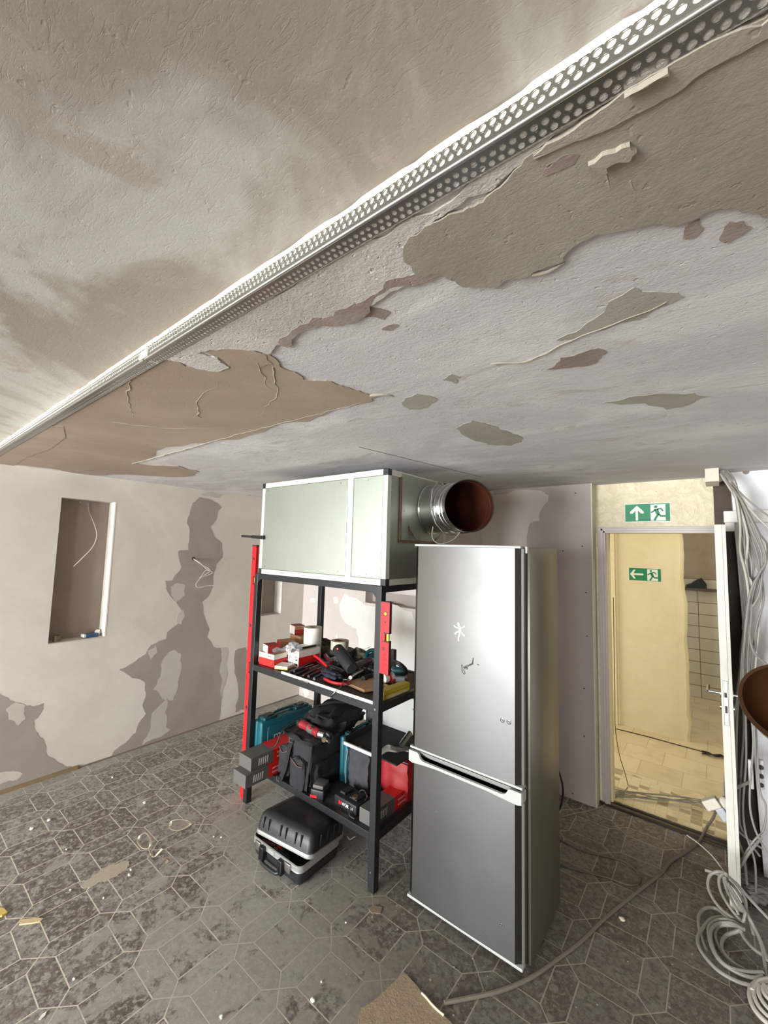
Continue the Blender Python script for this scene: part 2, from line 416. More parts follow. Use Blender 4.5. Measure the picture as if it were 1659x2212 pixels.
# filler on the short riser between the two ceiling levels, with a ragged top
rd = random.Random(5); pts = [(-4.0, BY - 0.002, CZ + 0.012)]
n = 150
prof = []
for i in range(n + 1):
    x = -4.0 + 4.75 * i / n
    prof.append((x, BY - 0.0045 - 0.001 * rd.random(), CZ + 0.041 + rd.uniform(-0.0035, 0.004) + (0.004 if rd.random() > .86 else 0)))
mb = MB(); mb.prism([(-4.0, BY - 0.0045, CZ)] + prof + [(0.75, BY - 0.0045, CZ)], (0, 0.02, 0))
mb.build('riser_filler', P_edge, ceil)
mb = MB(); mb.box((-3.97, BY - 0.002, CZ - 0.0062), (0.7, BY + 0.030, CZ + 0.001)); mb.build('flange_filler', P_strip, ceil)

def ceil_patch(px, m, th, seed, amp=0.14, it=3, name='plaster_patch', z=None):
    P = [gz(x, y, CZ) for x, y in px]; P = [(max(-3.975, min(p.x, 2.55)), max(BY + 0.028, min(p.y, 3.55))) for p in P]
    P = jag(P, amp, it, seed)
    P = [(a, max(BY + 0.026, b)) for a, b in P]
    mb = MB(); mb.prism([(a, b, CZ + 0.002) for a, b in P], (0, 0, -th - 0.002)); return mb.build(name, m, ceil)
def ceil_ridge(px, r=0.003, seed=0, m=None, j=0.006):
    rd = random.Random(seed); P = [gz(x, y, CZ) for x, y in px]; Q = []
    for a, b in zip(P, P[1:]):
        k = max(1, int((b - a).length / 0.03))
        for i in range(k): Q.append(a.lerp(b, i / k) + Vector((rd.uniform(-j, j), rd.uniform(-j, j), 0)))
    Q.append(P[-1])
    mb = MB(); mb.tube([q + Vector((0, 0, -0.002)) for q in Q], (r, r * 0.35), 6, n=2); return mb.build('trowel_ridge', m or P_kh2, ceil, smooth=True)
# raised grey layer along the bead, ending in the broken edge
ceil_patch([(330, 768), (520, 640), (760, 490), (1000, 350), (1200, 222), (1345, 170), (1180, 300), (1130, 345), (1070, 400), (930, 478), (885, 510), (872, 555), (965, 570), (930, 598), (860, 622), (820, 645), (735, 688), (640, 712), (612, 738), (590, 752), (578, 762), (520, 752), (455, 752), (400, 768)], P_strip, 0.0045, 3, it=4)
# damp tan plaster between bead and wall
ceil_patch([(-60, 1010), (-25, 984), (50, 932), (150, 866), (250, 802), (312, 764), (335, 760), (400, 790), (470, 796), (495, 783), (440, 757), (520, 752), (580, 762), (605, 790), (655, 818), (715, 823), (760, 840), (800, 852), (826, 850), (800, 868), (770, 873), (600, 915), (450, 955), (290, 1000), (385, 1006), (430, 1018), (370, 1030), (200, 1026)], P_wet, 0.003, 11)
_P = [(-3.975, BY + .026), (-2.4, BY + .026), (-2.35, .53), (-2.6, .60), (-3.0, .63), (-3.5, .61), (-3.975, .63)]
mb = MB(); mb.prism([(a_, b_, CZ + .002) for a_, b_ in _P], (0, 0, -.0062)); mb.build('plaster_patch', P_wet, ceil)
# broad khaki coat towards the right, with a paler lobe of fresh plaster over it
ceil_patch([(872, 560), (885, 505), (935, 475), (1000, 450), (1080, 398), (1125, 350), (1150, 322), (1240, 275), (1345, 195), (1540, 40), (1760, -80), (1830, 300), (1700, 470), (1600, 452), (1530, 448), (1490, 470), (1410, 478), (1350, 490), (1290, 498), (1240, 525), (1215, 560), (1140, 592), (1060, 618), (1000, 615), (975, 600), (960, 590), (900, 590)], P_khaki, 0.006, 21, amp=0.15, it=4)
ceil_patch([(1152, 326), (1180, 300), (1240, 268), (1345, 178), (1430, 90), (1480, 92), (1505, 78), (1570, 60), (1645, 40), (1760, -60), (1700, 30), (1659, 66), (1600, 100), (1530, 135), (1465, 185), (1400, 220), (1330, 258), (1255, 290)], P_kh2, 0.0085, 23, amp=0.07)
ceil_patch([(1345, 172), (1400, 150), (1425, 118), (1440, 112), (1445, 135), (1420, 140), (1360, 172)], P_kh2, 0.016, 24, amp=0.08, it=2)
# paler and darker islands
for k, (px, mm, th) in enumerate([
    ([(620, 748), (640, 722), (730, 700), (800, 655), (868, 612), (930, 604), (955, 590), (940, 575), (880, 590), (800, 635), (720, 678), (640, 705), (600, 735)], P_brown, 0.0052),
    ([(1170, 370), (1185, 345), (1235, 322), (1252, 325), (1240, 345), (1205, 362), (1180, 372)], P_brown, 0.0066),
    ([(765, 668), (800, 662), (845, 675), (830, 690), (790, 685)], P_brown, 0.0012), ([(825, 712), (850, 699), (862, 703), (845, 714)], P_brown, 0.0012),
    ([(1490, 482), (1512, 472), (1520, 490), (1500, 512), (1475, 515)], P_brown, 0.0015), ([(1558, 520), (1575, 478), (1625, 490), (1610, 502), (1590, 512), (1572, 524)], P_brown, 0.0015),
    ([(1180, 798), (1210, 772), (1290, 752), (1312, 760), (1285, 785), (1240, 792)], P_brown, 0.0012),
    ([(985, 925), (1020, 908), (1075, 922), (1130, 945), (1105, 962), (1040, 955)], P_green, 0.0012),
    ([(955, 820), (975, 808), (995, 812), (985, 828)], P_green, 0.0012), ([(868, 870), (900, 850), (945, 862), (925, 880), (885, 884)], P_green, 0.0012),
    ([(1370, 620), (1480, 640), (1380, 690), (1270, 720), (1200, 735), (1280, 690)], P_green, 0.0012),
    ([(1300, 870), (1420, 850), (1540, 855), (1440, 885)], P_green, 0.001),
    ([(1270, 340), (1300, 318), (1360, 296), (1375, 310), (1360, 330), (1310, 345), (1312, 356), (1290, 350)], P_kh2, 0.013),
    ([(490, 752), (530, 750), (575, 765), (590, 785), (560, 792), (520, 778)], P_wet, 0.004),
    ([(345, 768), (420, 758), (470, 770), (495, 790), (470, 800), (420, 792)], P_strip, 0.005)]):
    ceil_patch(px, mm, th, 40 + k, 0.16, 3, 'plaster_patch')
for k, (px, r) in enumerate([([(285, 1001), (380, 975), (520, 935), (640, 905), (720, 885), (780, 868)], 0.005), ([(290, 785), (275, 850), (290, 900)], 0.004),
    ([(430, 900), (425, 860), (470, 830), (480, 815)], 0.003), ([(590, 790), (600, 850), (555, 900)], 0.003), ([(560, 782), (575, 830), (610, 850)], 0.003),
    ([(240, 910), (360, 925), (500, 922)], 0.003), ([(1290, 340), (1330, 410), (1350, 470)], 0.006), ([(1365, 385), (1380, 420), (1480, 392), (1659, 345)], 0.005),
    ([(900, 570), (960, 520), (1080, 440), (1160, 400), (1240, 370)], 0.004), ([(1150, 590), (1185, 580), (1218, 565)], 0.005),
    ([(1060, 785), (1140, 780), (1230, 735), (1290, 712), (1440, 650)], 0.003), ([(1500, 450), (1520, 430)], 0.003),
    ([(1380, 430), (1450, 412), (1560, 400)], 0.003), ([(1135, 340), (1120, 365), (1130, 372), (1090, 400)], 0.003), ([(800, 852), (830, 850), (850, 855)], 0.006),
    ([(1590, 360), (1659, 345)], 0.004), ([(880, 555), (870, 520), (905, 490), (960, 470)], 0.003), ([(1150, 325), (1255, 291), (1330, 259), (1465, 186), (1530, 137), (1659, 68)], 0.007)]):
    ceil_ridge(px, r, k)
# joints and cuts in the boards above the duct
for k, px in enumerate([[(1085, 1028), (1195, 1017)], [(1140, 1057), (1255, 1049)], [(775, 965), (1040, 1030)]]):
    P = [gz(x, y, CZ) for x, y in px]; mb = MB(); mb.ribbon([p + Vector((0, 0, -0.0015)) for p in P], 0.006 if k < 2 else 0.003, (0, 0, 1), 0.002, False)
    mb.build('board_joint', P_brown, ceil)

# ------------------------------------------------------------------ corner beads (perforated steel profiles)
M_galv = mat('galvanised_bead', srgb(176, 176, 174), 0.3, 1.0, var=0.15, vs=40)
def bead(x0, x1, label):
    t = thing('corner_bead', label, 'corner bead', (x0, BY, CZ - 0.006))
    pitch = 0.0135; rows = 2
    def flange(vert):
        mb = MB(); n = int((x1 - x0) / pitch); S = 10
        for i in range(n):
            for r in range(rows):
                ox = x0 + i * pitch + (pitch / 2 if r else 0); o = 0.006 + r * pitch * 0.92
                c = (ox + pitch / 2, o + pitch * 0.46); sq = []; ci = []
                for k in range(S * 2):
                    a = 2 * PI * k / (S * 2); ca, sa = math.cos(a), math.sin(a); mx = max(abs(ca), abs(sa))
                    sq.append((c[0] + ca / mx * pitch / 2, c[1] + sa / mx * pitch * 0.46)); ci.append((c[0] + ca * pitch * 0.36, c[1] + sa * pitch * 0.36))
                def P(q): return (q[0], BY - 0.007, CZ - 0.004 + q[1]) if vert else (q[0], BY - 0.004 + q[1], CZ - 0.007)
                A = [mb.bm.verts.new(P(q)) for q in sq]; B = [mb.bm.verts.new(P(q)) for q in ci]
                for k in range(S * 2):
                    j = (k + 1) % (S * 2); mb.bm.faces.new((A[k], A[j], B[j], B[k]))
        return mb
    flange(True).build('riser_flange', M_galv, t); flange(False).build('ceiling_flange', M_galv, t)
    mb = MB(); mb.tube([(x0, BY - 0.007, CZ - 0.007), (x1, BY - 0.007, CZ - 0.007)], 0.0035, 10, smooth=False)
    mb.build('nose', M_steel, t, smooth=True)
    mb = MB(); mb.box((x0, BY - 0.008, CZ - 0.008), (x1, BY - 0.006, CZ + 0.0015)); mb.box((x0, BY - 0.008, CZ - 0.008), (x1, BY + 0.002, CZ - 0.006))
    mb.build('angle', M_galv, t)
bead(-3.97, -1.262, 'far length of perforated metal corner bead, by the left wall')
bead(-1.258, 0.70, 'near length of perforated metal corner bead, round holes running overhead to the upper right')
mb = MB(); mb.box((-1.29, BY - 0.010, CZ - 0.003), (-1.235, BY - 0.0065, CZ + 0.018)); single(mb, 'bead_label', M_white, 'small white sticker over the joint of the corner beads', 'sticker')

# ------------------------------------------------------------------ left wall with two niches
def wall_with_holes(name, axis, pos, thick, a0, a1, z0, z1, holes, m, label):
    """axis 'x': plane X=pos spanning Y a0..a1; axis 'y': plane Y=pos spanning X a0..a1. thick signed away from the room."""
    mb = MB(); A = sorted({a0, a1, *[h[0] for h in holes], *[h[1] for h in holes]}); Z = sorted({z0, z1, *[h[2] for h in holes], *[h[3] for h in holes]})
    for i in range(len(A) - 1):
        for j in range(len(Z) - 1):
            ca, cz = (A[i] + A[i + 1]) / 2, (Z[j] + Z[j + 1]) / 2
            if any(h[0] < ca < h[1] and h[2] < cz < h[3] for h in holes): continue
            p, q = sorted((pos, pos + thick))
            if axis == 'x': mb.box((p, A[i], Z[j]), (q, A[i + 1], Z[j + 1]))
            else: mb.box((A[i], p, Z[j]), (A[i + 1], q, Z[j + 1]))
    bmesh.ops.remove_doubles(mb.bm, verts=mb.bm.verts[:], dist=1e-5)
    # drop the inner faces shared by neighbouring blocks
    seen = {}
    for f in mb.bm.faces: seen.setdefault(tuple(sorted(v.index for v in f.verts)), []).append(f)
    mb.bm.verts.index_update(); seen = {}
    for f in mb.bm.faces: seen.setdefault(tuple(sorted(v.index for v in f.verts)), []).append(f)
    dead = [f for fs in seen.values() if len(fs) > 1 for f in fs]
    bmesh.ops.delete(mb.bm, geom=dead, context='FACES_ONLY')
    return struct(mb, name, m, label)
N1 = (0.93, 1.305, 1.0, 2.122); N2 = (2.82, 3.09, 1.0, 2.12)
wl = wall_with_holes('wall_left', 'x', XL, -0.13, REAR - 0.2, 3.50, 0.0, CZ + 0.1, [N1, N2], P_wall, 'freshly plastered cream wall with recessed niches and damp patches')
mb = MB(); mb.box((XL - 0.20, REAR - 0.2, 0), (XL - 0.13, 3.5, CZ + 0.1)); mb.build('niche_back_board', P_niche, wl)
for (a, b, c, d) in (N1, N2):
    mb = MB()
    mb.box((XL - 0.129, b - 0.004, c), (XL + 0.0015, b + 0.006, d)); mb.build('niche_reveal', P_edge, wl)
    mb = MB(); mb.box((XL - 0.129, a, c - 0.004), (XL + 0.001, b, c + 0.003)); mb.build('niche_sill', P_wall_m, wl)
    ys = jag([(a - 0.012, c - 0.02), (a - 0.012, d + 0.012), (b + 0.012, d + 0.012), (b + 0.012, c - 0.02)], 0.004, 6, 9, 0.02)
def wall_patch(parent, pts3, nrm, m, th, seed, amp=0.13, it=3):
    """irregular thin coat on a wall; pts3 lie on the wall plane, nrm points to the room"""
    nrm = Vector(nrm); P = [Vector(p) for p in pts3]
    ax = 1 if abs(nrm.x) > 0.5 else 0
    Q = jag([(p[ax], p.z) for p in P], amp, it, seed); c = P[0][1 - ax]
    Q = [(a, max(0.001, z)) for a, z in Q]
    R = [Vector((c, a, z)) if ax == 1 else Vector((a, c, z)) for a, z in Q]
    mb = MB(); mb.prism([r - nrm * 0.002 for r in R], nrm * (th + 0.002)); return mb.build('plaster_patch', m, parent)
zl = lambda L: [gx(x / 2.764, 960 + y / 2.764, XL) for x, y in L]
wall_patch(wl, zl([(1150, 350), (1190, 315), (1250, 325), (1300, 350), (1325, 375), (1300, 400), (1290, 450), (1255, 490), (1280, 550), (1325, 590), (1330, 670), (1290, 720), (1275, 770), (1270, 850), (1240, 910), (1205, 940), (1215, 1010), (1250, 1110), (1235, 1150), (1275, 1210), (1320, 1215), (1322, 1500), (1305, 1660), (1150, 1722), (1000, 1762), (850, 1803), (665, 1862), (680, 1830), (750, 1780), (810, 1720), (830, 1660), (870, 1610), (850, 1550), (870, 1490), (865, 1420), (790, 1395), (712, 1345), (800, 1300), (870, 1250), (900, 1200), (990, 1160), (1000, 1120), (1060, 1070), (1100, 1010), (1060, 960), (1020, 910), (990, 860), (985, 815), (1030, 810), (1080, 740), (1065, 670), (1065, 635), (1125, 630), (1130, 560), (1130, 500), (1115, 470), (1130, 420), (1140, 380)]), (1, 0, 0), P_wall_d, 0.0012, 3, 0.07, 3)
wall_patch(wl, zl([(-120, 1480), (0, 1490), (60, 1530), (150, 1560), (262, 1545), (240, 1610), (200, 1650), (210, 1710), (270, 1790), (310, 1870), (420, 1920), (455, 1934), (0, 2092), (-120, 2140)]), (1, 0, 0), P_wall_d, 0.0012, 5)
for k, (L, mm) in enumerate([([(1020, 850), (1060, 828), (1105, 840), (1100, 905), (1050, 940), (1020, 900)], P_wall_m), ([(1060, 1010), (1090, 985), (1102, 1020), (1080, 1075), (1050, 1060)], P_wall_m),
    ([(1000, 1250), (1040, 1225), (1080, 1250), (1085, 1330), (1060, 1420), (1032, 1530), (915, 1465), (960, 1380), (970, 1290)], P_wall_m),
    ([(1000, 1515), (985, 1600), (990, 1690), (1020, 1702), (960, 1745), (848, 1796), (856, 1766), (900, 1690), (905, 1610), (950, 1560)], P_wall_m),
    ([(90, 1540), (150, 1560), (152, 1640), (110, 1680), (50, 1640), (35, 1580)], P_wall_m), ([(-80, 1960), (60, 1952), (135, 1965), (100, 2005), (0, 2028), (-80, 2050)], P_wall_m),
    ([(1325, 1215), (1360, 1215), (1350, 1400), (1330, 1520), (1320, 1500)], P_wall_m), ([(1405, 1230), (1465, 1210), (1475, 1580), (1405, 1600), (1420, 1450)], P_wall_d),
    ([(880, 1230), (930, 1200), (940, 1240), (900, 1290)], P_wall_m), ([(1190, 300), (1310, 320), (1330, 300), (1250, 285)], P_wall_m)]):
    wall_patch(wl, zl(L), (1, 0, 0), mm, 0.0018, 20 + k, 0.12, 3)
# strip of bare brown board along the foot of the wall
mb = MB(); a = gx(-120, 1762, XL); b = gx(168, 1657, XL)
mb.box((XL, a.y, 0.0), (XL + 0.012, b.y, 0.028)); mb.build('bare_board_strip', mat('bare_board', srgb(134, 112, 84), 0.85, var=0.3, vs=20), wl)
mb = MB(); mb.box((XL, b.y, 0), (XL + 0.006, 3.4, 0.012)); mb.build('floor_joint', mat('dark_joint', srgb(120, 106, 90), 0.9, var=0.3), wl)

# ------------------------------------------------------------------ back wall behind the shelf, boxed plasterboard, right panel
YB = 3.42
BN = (-2.97, -1.6, 1.205, 1.335)
wb = wall_with_holes('wall_back', 'y', YB, 0.12, XL, -1.50, 0.0, CZ + 0.1, [BN], P_back, 'pink and white plastered back wall with a low wide recess')
mb = MB(); mb.box((-3.2, YB + 0.12, 1.1), (-1.5, YB + 0.16, 1.5)); mb.build('recess_back', P_board, wb)
for k, (L, mm) in enumerate([([(733, 1305), (741, 1270), (800, 1245), (960, 1280), (960, 1600), (800, 1500), (775, 1440), (770, 1358), (745, 1345), (735, 1322)], P_backl),
    ([(670, 1292), (682, 1292), (681, 1301), (671, 1301)], P_backl), ([(719, 1292), (729, 1290), (731, 1302), (722, 1305)], P_backl),
    ([(652, 1488), (664, 1488), (668, 1500), (660, 1512)], P_backl), ([(718, 1400), (728, 1370), (738, 1395), (728, 1420)], P_backl)]):
    if k == 0: L = [(733, 1305), (735, 1322), (745, 1345), (770, 1358), (771, 1440), (780, 1560), (890, 1560), (890, 1322), (790, 1308), (760, 1290), (745, 1282)]
    wall_patch(wb, [gy(x, y, YB) for x, y in L], (0, -1, 0), mm, 0.0015, 60 + k, 0.1, 3)
# boxed-in plasterboard that stands proud beside the door
mb = MB(); mb.box((-1.50, 3.39, 0), (-0.722, 3.56, CZ + 0.05))
pb = struct(mb, 'wall_plasterboard', P_board, 'lilac plasterboard boxing between the recess wall and the doorway')
wall_patch(pb, [gy(x, y, 3.39) for x, y in [(1020, 1062), (1170, 1060), (1186, 1070), (1182, 1085), (1170, 1100), (1165, 1125), (1145, 1130), (1138, 1165), (1130, 1300), (1020, 1300)]], (0, -1, 0), P_back, 0.0015, 71, 0.1, 3)
mb = MB(); mb.box((-0.7225, 3.385, 0), (-0.715, 3.50, CZ)); mb.build('metal_edge', mat('edge_strip', srgb(205, 200, 180), 0.5), pb)
rd = random.Random(3)
mb = MB()
for x, y in [(1243, 1065), (1258, 1180), (1266, 1280), (1268, 1374), (1262, 1487), (1262, 1590), (1237, 1714), (1216, 1190)]:
    p = gy(x, y, 3.39); mb.cyl((p.x, 3.3885, p.z), (p.x, 3.3895, p.z), 0.005, seg=8)
mb.build('screw_heads', M_dark_rub, pb)

# door wall, textured cream paint, with the opening
def rough_cream():
    m, nt, b = new_mat('textured_cream_paint'); v = coord(nt)
    n1 = noise(nt, v, 9, 5, 0.6, 2.2); n2 = noise(nt, v, 40, 3, 0.6)
    col = mixc(nt, ramp(nt, n1, 0.42, 0.56), c4(srgb(226, 213, 180)), c4(srgb(234, 223, 194)))
    nt.links.new(col, b.inputs['Base Color']); b.inputs['Roughness'].default_value = 0.75
    bump(nt, b, mth(nt, 'ADD', n1, mth(nt, 'MULTIPLY', n2, 0.2)), 0.9, 0.02); return m
M_rc = rough_cream()
YD = 3.50; DX0, DX1, DH = -0.665, 0.015, 1.975
wall_with_holes('wall_door', 'y', YD, 0.16, -0.73, 0.30, 0.0, CZ + 0.05, [(DX0, DX1, 0.0, DH)], M_rc, 'cream textured wall around the open doorway')
M_panelw = plaster('white_painted_panel', srgb(240, 241, 244), srgb(246, 246, 247), 2, 0.3, 0.7, 0.15, None, c3=srgb(226, 226, 232))
mb = MB(); a = gy(1577, 1016, 3.34); b = gy(1636, 1900, 3.34)
mb.prism([(0.085, 3.34, CZ), (0.155, 3.34, 0.0), (2.5, 3.34, 0.0), (2.5, 3.34, CZ)], (0, 0.10, 0))
struct(mb, 'wall_right_panel', M_panelw, 'white painted wall panel behind the hanging cables')
mb = MB(); mb.box((0.0, 3.44, 0.0), (2.5, 3.50, CZ)); struct(mb, 'gap_sheet', mat('gap_shade', srgb(70, 56, 46), 0.7, var=0.3), 'dark sheet standing in for the shadow gap beside the white panel')  # dark sheet painted in for the shadow between leaf and panel
mb = MB(); mb.box((2.45, REAR - 0.2, 0), (2.6, 3.5, CZ + 0.1)); struct(mb, 'wall_right', P_wall_d)
# window wall behind the photographer
wr = wall_with_holes('wall_rear', 'y', REAR, -0.2, -4.2, 2.6, 0.0, CZ + 0.1, [(-3.9, -1.3, 0.1, 2.1), (0.15, 1.35, 0.3, 2.0)], P_wall, None)  # second, right-hand opening is made up for the fill lamp
M_frame = mat('window_frame_white', srgb(225, 225, 222), 0.4)
for k, (a, b) in enumerate(((-3.9, -1.3), (0.15, 1.35))):
    mb = MB()
    for (x0, x1, z0, z1) in ((a, a + .06, .3, 2.0), (b - .06, b, .3, 2.0), (a, b, .3, .36), (a, b, 1.94, 2.0), ((a + b) / 2 - .03, (a + b) / 2 + .03, .3, 2.0)):
        mb.box((x0, REAR - 0.08, z0), (x1, REAR - 0.03, z1), 0.006)
    struct(mb, 'window_%d' % (k + 1), M_frame)

# ------------------------------------------------------------------ corridor beyond the door
def corridor_floor():
    m, nt, b = new_mat('corridor_tiles'); v = coord(nt)
    br = N(nt, 'ShaderNodeTexBrick'); br.offset = 0.5
    mp = N(nt, 'ShaderNodeMapping'); nt.links.new(v, mp.inputs[0]); nt.links.new(mp.outputs[0], br.inputs['Vector'])
    mp.inputs['Location'].default_value = (0.12, 0.08, 0)
    br.inputs['Scale'].default_value = 1.0; br.inputs['Brick Width'].default_value = 0.30; br.inputs['Row Height'].default_value = 0.30
    br.inputs['Mortar Size'].default_value = 0.004; br.inputs['Color1'].default_value = c4(srgb(214, 200, 168)); br.inputs['Color2'].default_value = c4(srgb(204, 189, 156))
    br.inputs['Mortar'].default_value = c4(srgb(188, 172, 140))
    br2 = N(nt, 'ShaderNodeTexChecker'); nt.links.new(v, br2.inputs['Vector']); br2.inputs['Scale'].default_value = 20
    wn = N(nt, 'ShaderNodeTexWhiteNoise'); sn = N(nt, 'ShaderNodeVectorMath', operation='SNAP'); nt.links.new(v, sn.inputs[0]); sn.inputs[1].default_value = (0.066, 0.052, 5)
    nt.links.new(sn.outputs[0], wn.inputs[0])
    mos = mixc(nt, mth(nt, 'LESS_THAN', wn.outputs['Value'], 0.27), c4(srgb(216, 204, 172)), c4(srgb(160, 148, 120)))
    sep = N(nt, 'ShaderNodeSeparateXYZ'); nt.links.new(v, sep.inputs[0])
    gx_ = mth(nt, 'FRACT', mth(nt, 'DIVIDE', sep.outputs[0], 0.066)); gy_ = mth(nt, 'FRACT', mth(nt, 'DIVIDE', sep.outputs[1], 0.052))
    gr_ = mth(nt, 'MAXIMUM', mth(nt, 'LESS_THAN', gx_, 0.07), mth(nt, 'LESS_THAN', gy_, 0.09))
    mos = mixc(nt, gr_, mos, c4(srgb(196, 184, 154)))
    line = mth(nt, 'ADD', sep.outputs[1], mth(nt, 'MULTIPLY', sep.outputs[0], 0.32))
    inm = mth(nt, 'LESS_THAN', line, 3.90)
    col = mixc(nt, inm, br.outputs[0], mos)
    col = mixc(nt, mth(nt, 'MULTIPLY', ramp(nt, noise(nt, v, 5, 5), 0.5, 0.65), 0.35), col, c4(srgb(176, 160, 128)))
    nt.links.new(col, b.inputs['Base Color']); b.inputs['Roughness'].default_value = 0.45
    return m
mb = MB(); mb.box((-2.4, 3.58, -0.1), (1.8, 7.2, 0.0)); struct(mb, 'floor_corridor', corridor_floor(), 'cream tiled corridor floor with a mosaic strip by the door')
mb = MB(); mb.box((-2.4, 3.66, 2.5), (1.8, 7.2, 2.6)); struct(mb, 'ceiling_corridor', P_cream)
YC = 5.15
def cw(u, v):
    x = -0.262 + 0.006 * math.sin(v * 37) + 0.004 * math.sin(v * 91) if u == 1 else -2.4 + u * 2.13
    return (x, YC, v * 2.5)
mb = MB(); mb.box((-2.4, YC, 0), (-0.285, YC + 0.14, 2.5)); wc = struct(mb, 'wall_corridor', P_cream, 'cream painted corridor wall facing the doorway')
# lumpy hand-plastered corner of that wall
prof = []; rd = random.Random(2)
for i in range(41): prof.append((i / 40 * 2.5, 0.262 + 0.008 * rd.uniform(-1, 1) - (0.014 if i < 23 else 0)))
mb = MB(); V = []
for z, xe in prof: V.append([mb.bm.verts.new(p) for p in ((-0.33, YC - 0.0015, z), (-xe - 0.02, YC - 0.003, z), (-xe, YC + 0.012, z), (-xe, YC + 0.15, z), (-0.30, YC + 0.15, z))])
for a, b in zip(V, V[1:]):
    for k in range(4): mb.bm.faces.new((a[k], a[k + 1], b[k + 1], b[k]))
mb.build('rounded_corner', P_cream, wc, smooth=True)
mb = MB()
for x0, x1, t in ((-0.905, -0.885, .02), (-0.885, -0.865, .032), (-0.865, -0.845, .016)): mb.box((x0, YC - t, 0), (x1, YC + 0.01, 2.12), 0.004)
mb.build('casing', mat('cream_casing', srgb(236, 226, 190), 0.45), wc)
mb = MB(); mb.box((-2.4, 3.66, 0), (-2.38, 3.9, 2.5)); mb.box((-2.55, 4.9, 0), (-2.38, YC, 2.5)); mb.box((-2.4, 3.9, 2.35), (-2.38, 4.9, 2.5)); struct(mb, 'wall_corridor_left', P_cream)
mb = MB(); mb.box((1.7, 3.66, 0), (1.8, 7.2, 2.5)); struct(mb, 'wall_corridor_right', P_cream)
def tiles():
    m, nt, b = new_mat('white_wall_tiles'); v = coord(nt)
    mp = N(nt, 'ShaderNodeMapping'); mp.inputs['Rotation'].default_value = (math.radians(90), 0, 0); nt.links.new(v, mp.inputs[0])
    br = N(nt, 'ShaderNodeTexBrick'); br.offset = 0.0; nt.links.new(mp.outputs[0], br.inputs['Vector'])
    br.inputs['Scale'].default_value = 1.0; br.inputs['Brick Width'].default_value = 0.2; br.inputs['Row Height'].default_value = 0.15
    br.inputs['Mortar Size'].default_value = 0.004; br.inputs['Color1'].default_value = c4(srgb(206, 200, 184)); br.inputs['Color2'].default_value = c4(srgb(196, 190, 174)); br.inputs['Mortar'].default_value = c4(srgb(120, 100, 70))
    nt.links.new(br.outputs[0], b.inputs['Base Color']); b.inputs['Roughness'].default_value = 0.25
    return m
YT = 6.9
mb = MB(); mb.box((-2.4, YT, 0), (1.8, YT + 0.1, 2.5)); wt = struct(mb, 'wall_tiled_room', plaster('dull_grey_plaster', srgb(176, 162, 142), srgb(188, 176, 156), 3, .3, .7, .4), 'tiled wall of the room beyond the corridor')
mb = MB(); mb.box((-2.4, YT - 0.10, 0), (1.8, YT, 1.50)); mb.build('tile_dado', tiles(), wt)
mb = MB(); mb.box((-2.4, YT - 0.17, 1.36), (1.8, YT - 0.10, 1.385)); mb.build('ledge', mat('dark_ledge', srgb(96, 88, 80), 0.6), wt)
# ================================================================== THINGS
def zz(ox, oy, s): return lambda x, y: (ox + x / s, oy + y / s)
z2 = zz(500, 1300, 4.1475); z3 = zz(500, 1480, 4.1475); z5 = zz(1200, 1000, 3.6144); z6 = zz(1200, 1450, 3.6144); z7 = zz(1350, 1700, 4.3204)
def brushed(name, col, rough, sc, amt=0.1, bumps=0.0, tint=None):
    m, nt, b = new_mat(name); v = objc(nt)
    n = noise(nt, v, 1.0, 3, 0.6, 0, sc); n2 = noise(nt, v, 3.0, 4, 0.6)
    col1 = mixc(nt, n, c4(tuple(x * (1 - amt) for x in col)), c4(tuple(min(1, x * (1 + amt)) for x in col)))
    col1 = mixc(nt, mth(nt, 'MULTIPLY', ramp(nt, n2, 0.5, 0.7), 0.25), col1, c4(tint or tuple(x * 0.85 for x in col)))
    nt.links.new(col1, b.inputs['Base Color']); b.inputs['Metallic'].default_value = 1.0
    nt.links.new(mth(nt, 'ADD', rough - 0.05, mth(nt, 'MULTIPLY', n2, 0.12)), b.inputs['Roughness'])
    if bumps: bump(nt, b, mth(nt, 'ADD', n, mth(nt, 'MULTIPLY', n2, 2.0)), bumps, 0.002)
    MATS[name] = m; return m
M_inox = brushed('brushed_stainless', srgb(99, 98, 96), 0.375, (3, 3, 260), 0.04, 0.0)
_nt = M_inox.node_tree; _tg = _nt.nodes.new('ShaderNodeTangent'); _tg.direction_type = 'RADIAL'; _tg.axis = 'Z'
_b = _nt.nodes['Principled BSDF']; _nt.links.new(_tg.outputs[0], _b.inputs['Tangent']); _b.inputs['Anisotropic'].default_value = 0.6; _b.inputs['Anisotropic Rotation'].default_value = 0.25
M_zinc = brushed('galvanised_sheet', srgb(168, 173, 163), 0.50, (40, 40, 3), 0.06, 0.05, srgb(164, 171, 158))
M_duct = brushed('spiral_duct_steel', srgb(205, 205, 202), 0.20, (30, 30, 6), 0.05, 0.03)
M_alu = mat('aluminium_profile', srgb(198, 196, 184), 0.5, 0.1, var=0.04)
M_rust = mat('rusty_strip', srgb(112, 78, 40), 0.85, var=0.4, vs=60)
M_body = mat('fridge_side_paint', srgb(122, 118, 104), 0.33, 0.55, var=0.06, vs=5)
M_grip = mat('light_grey_plastic', srgb(170, 172, 166), 0.45, var=0.03)
M_edge = mat('door_edge_grey', srgb(82, 78, 70), .5)
M_darkgap = mat('dark_gap', srgb(34, 33, 30), 0.6)

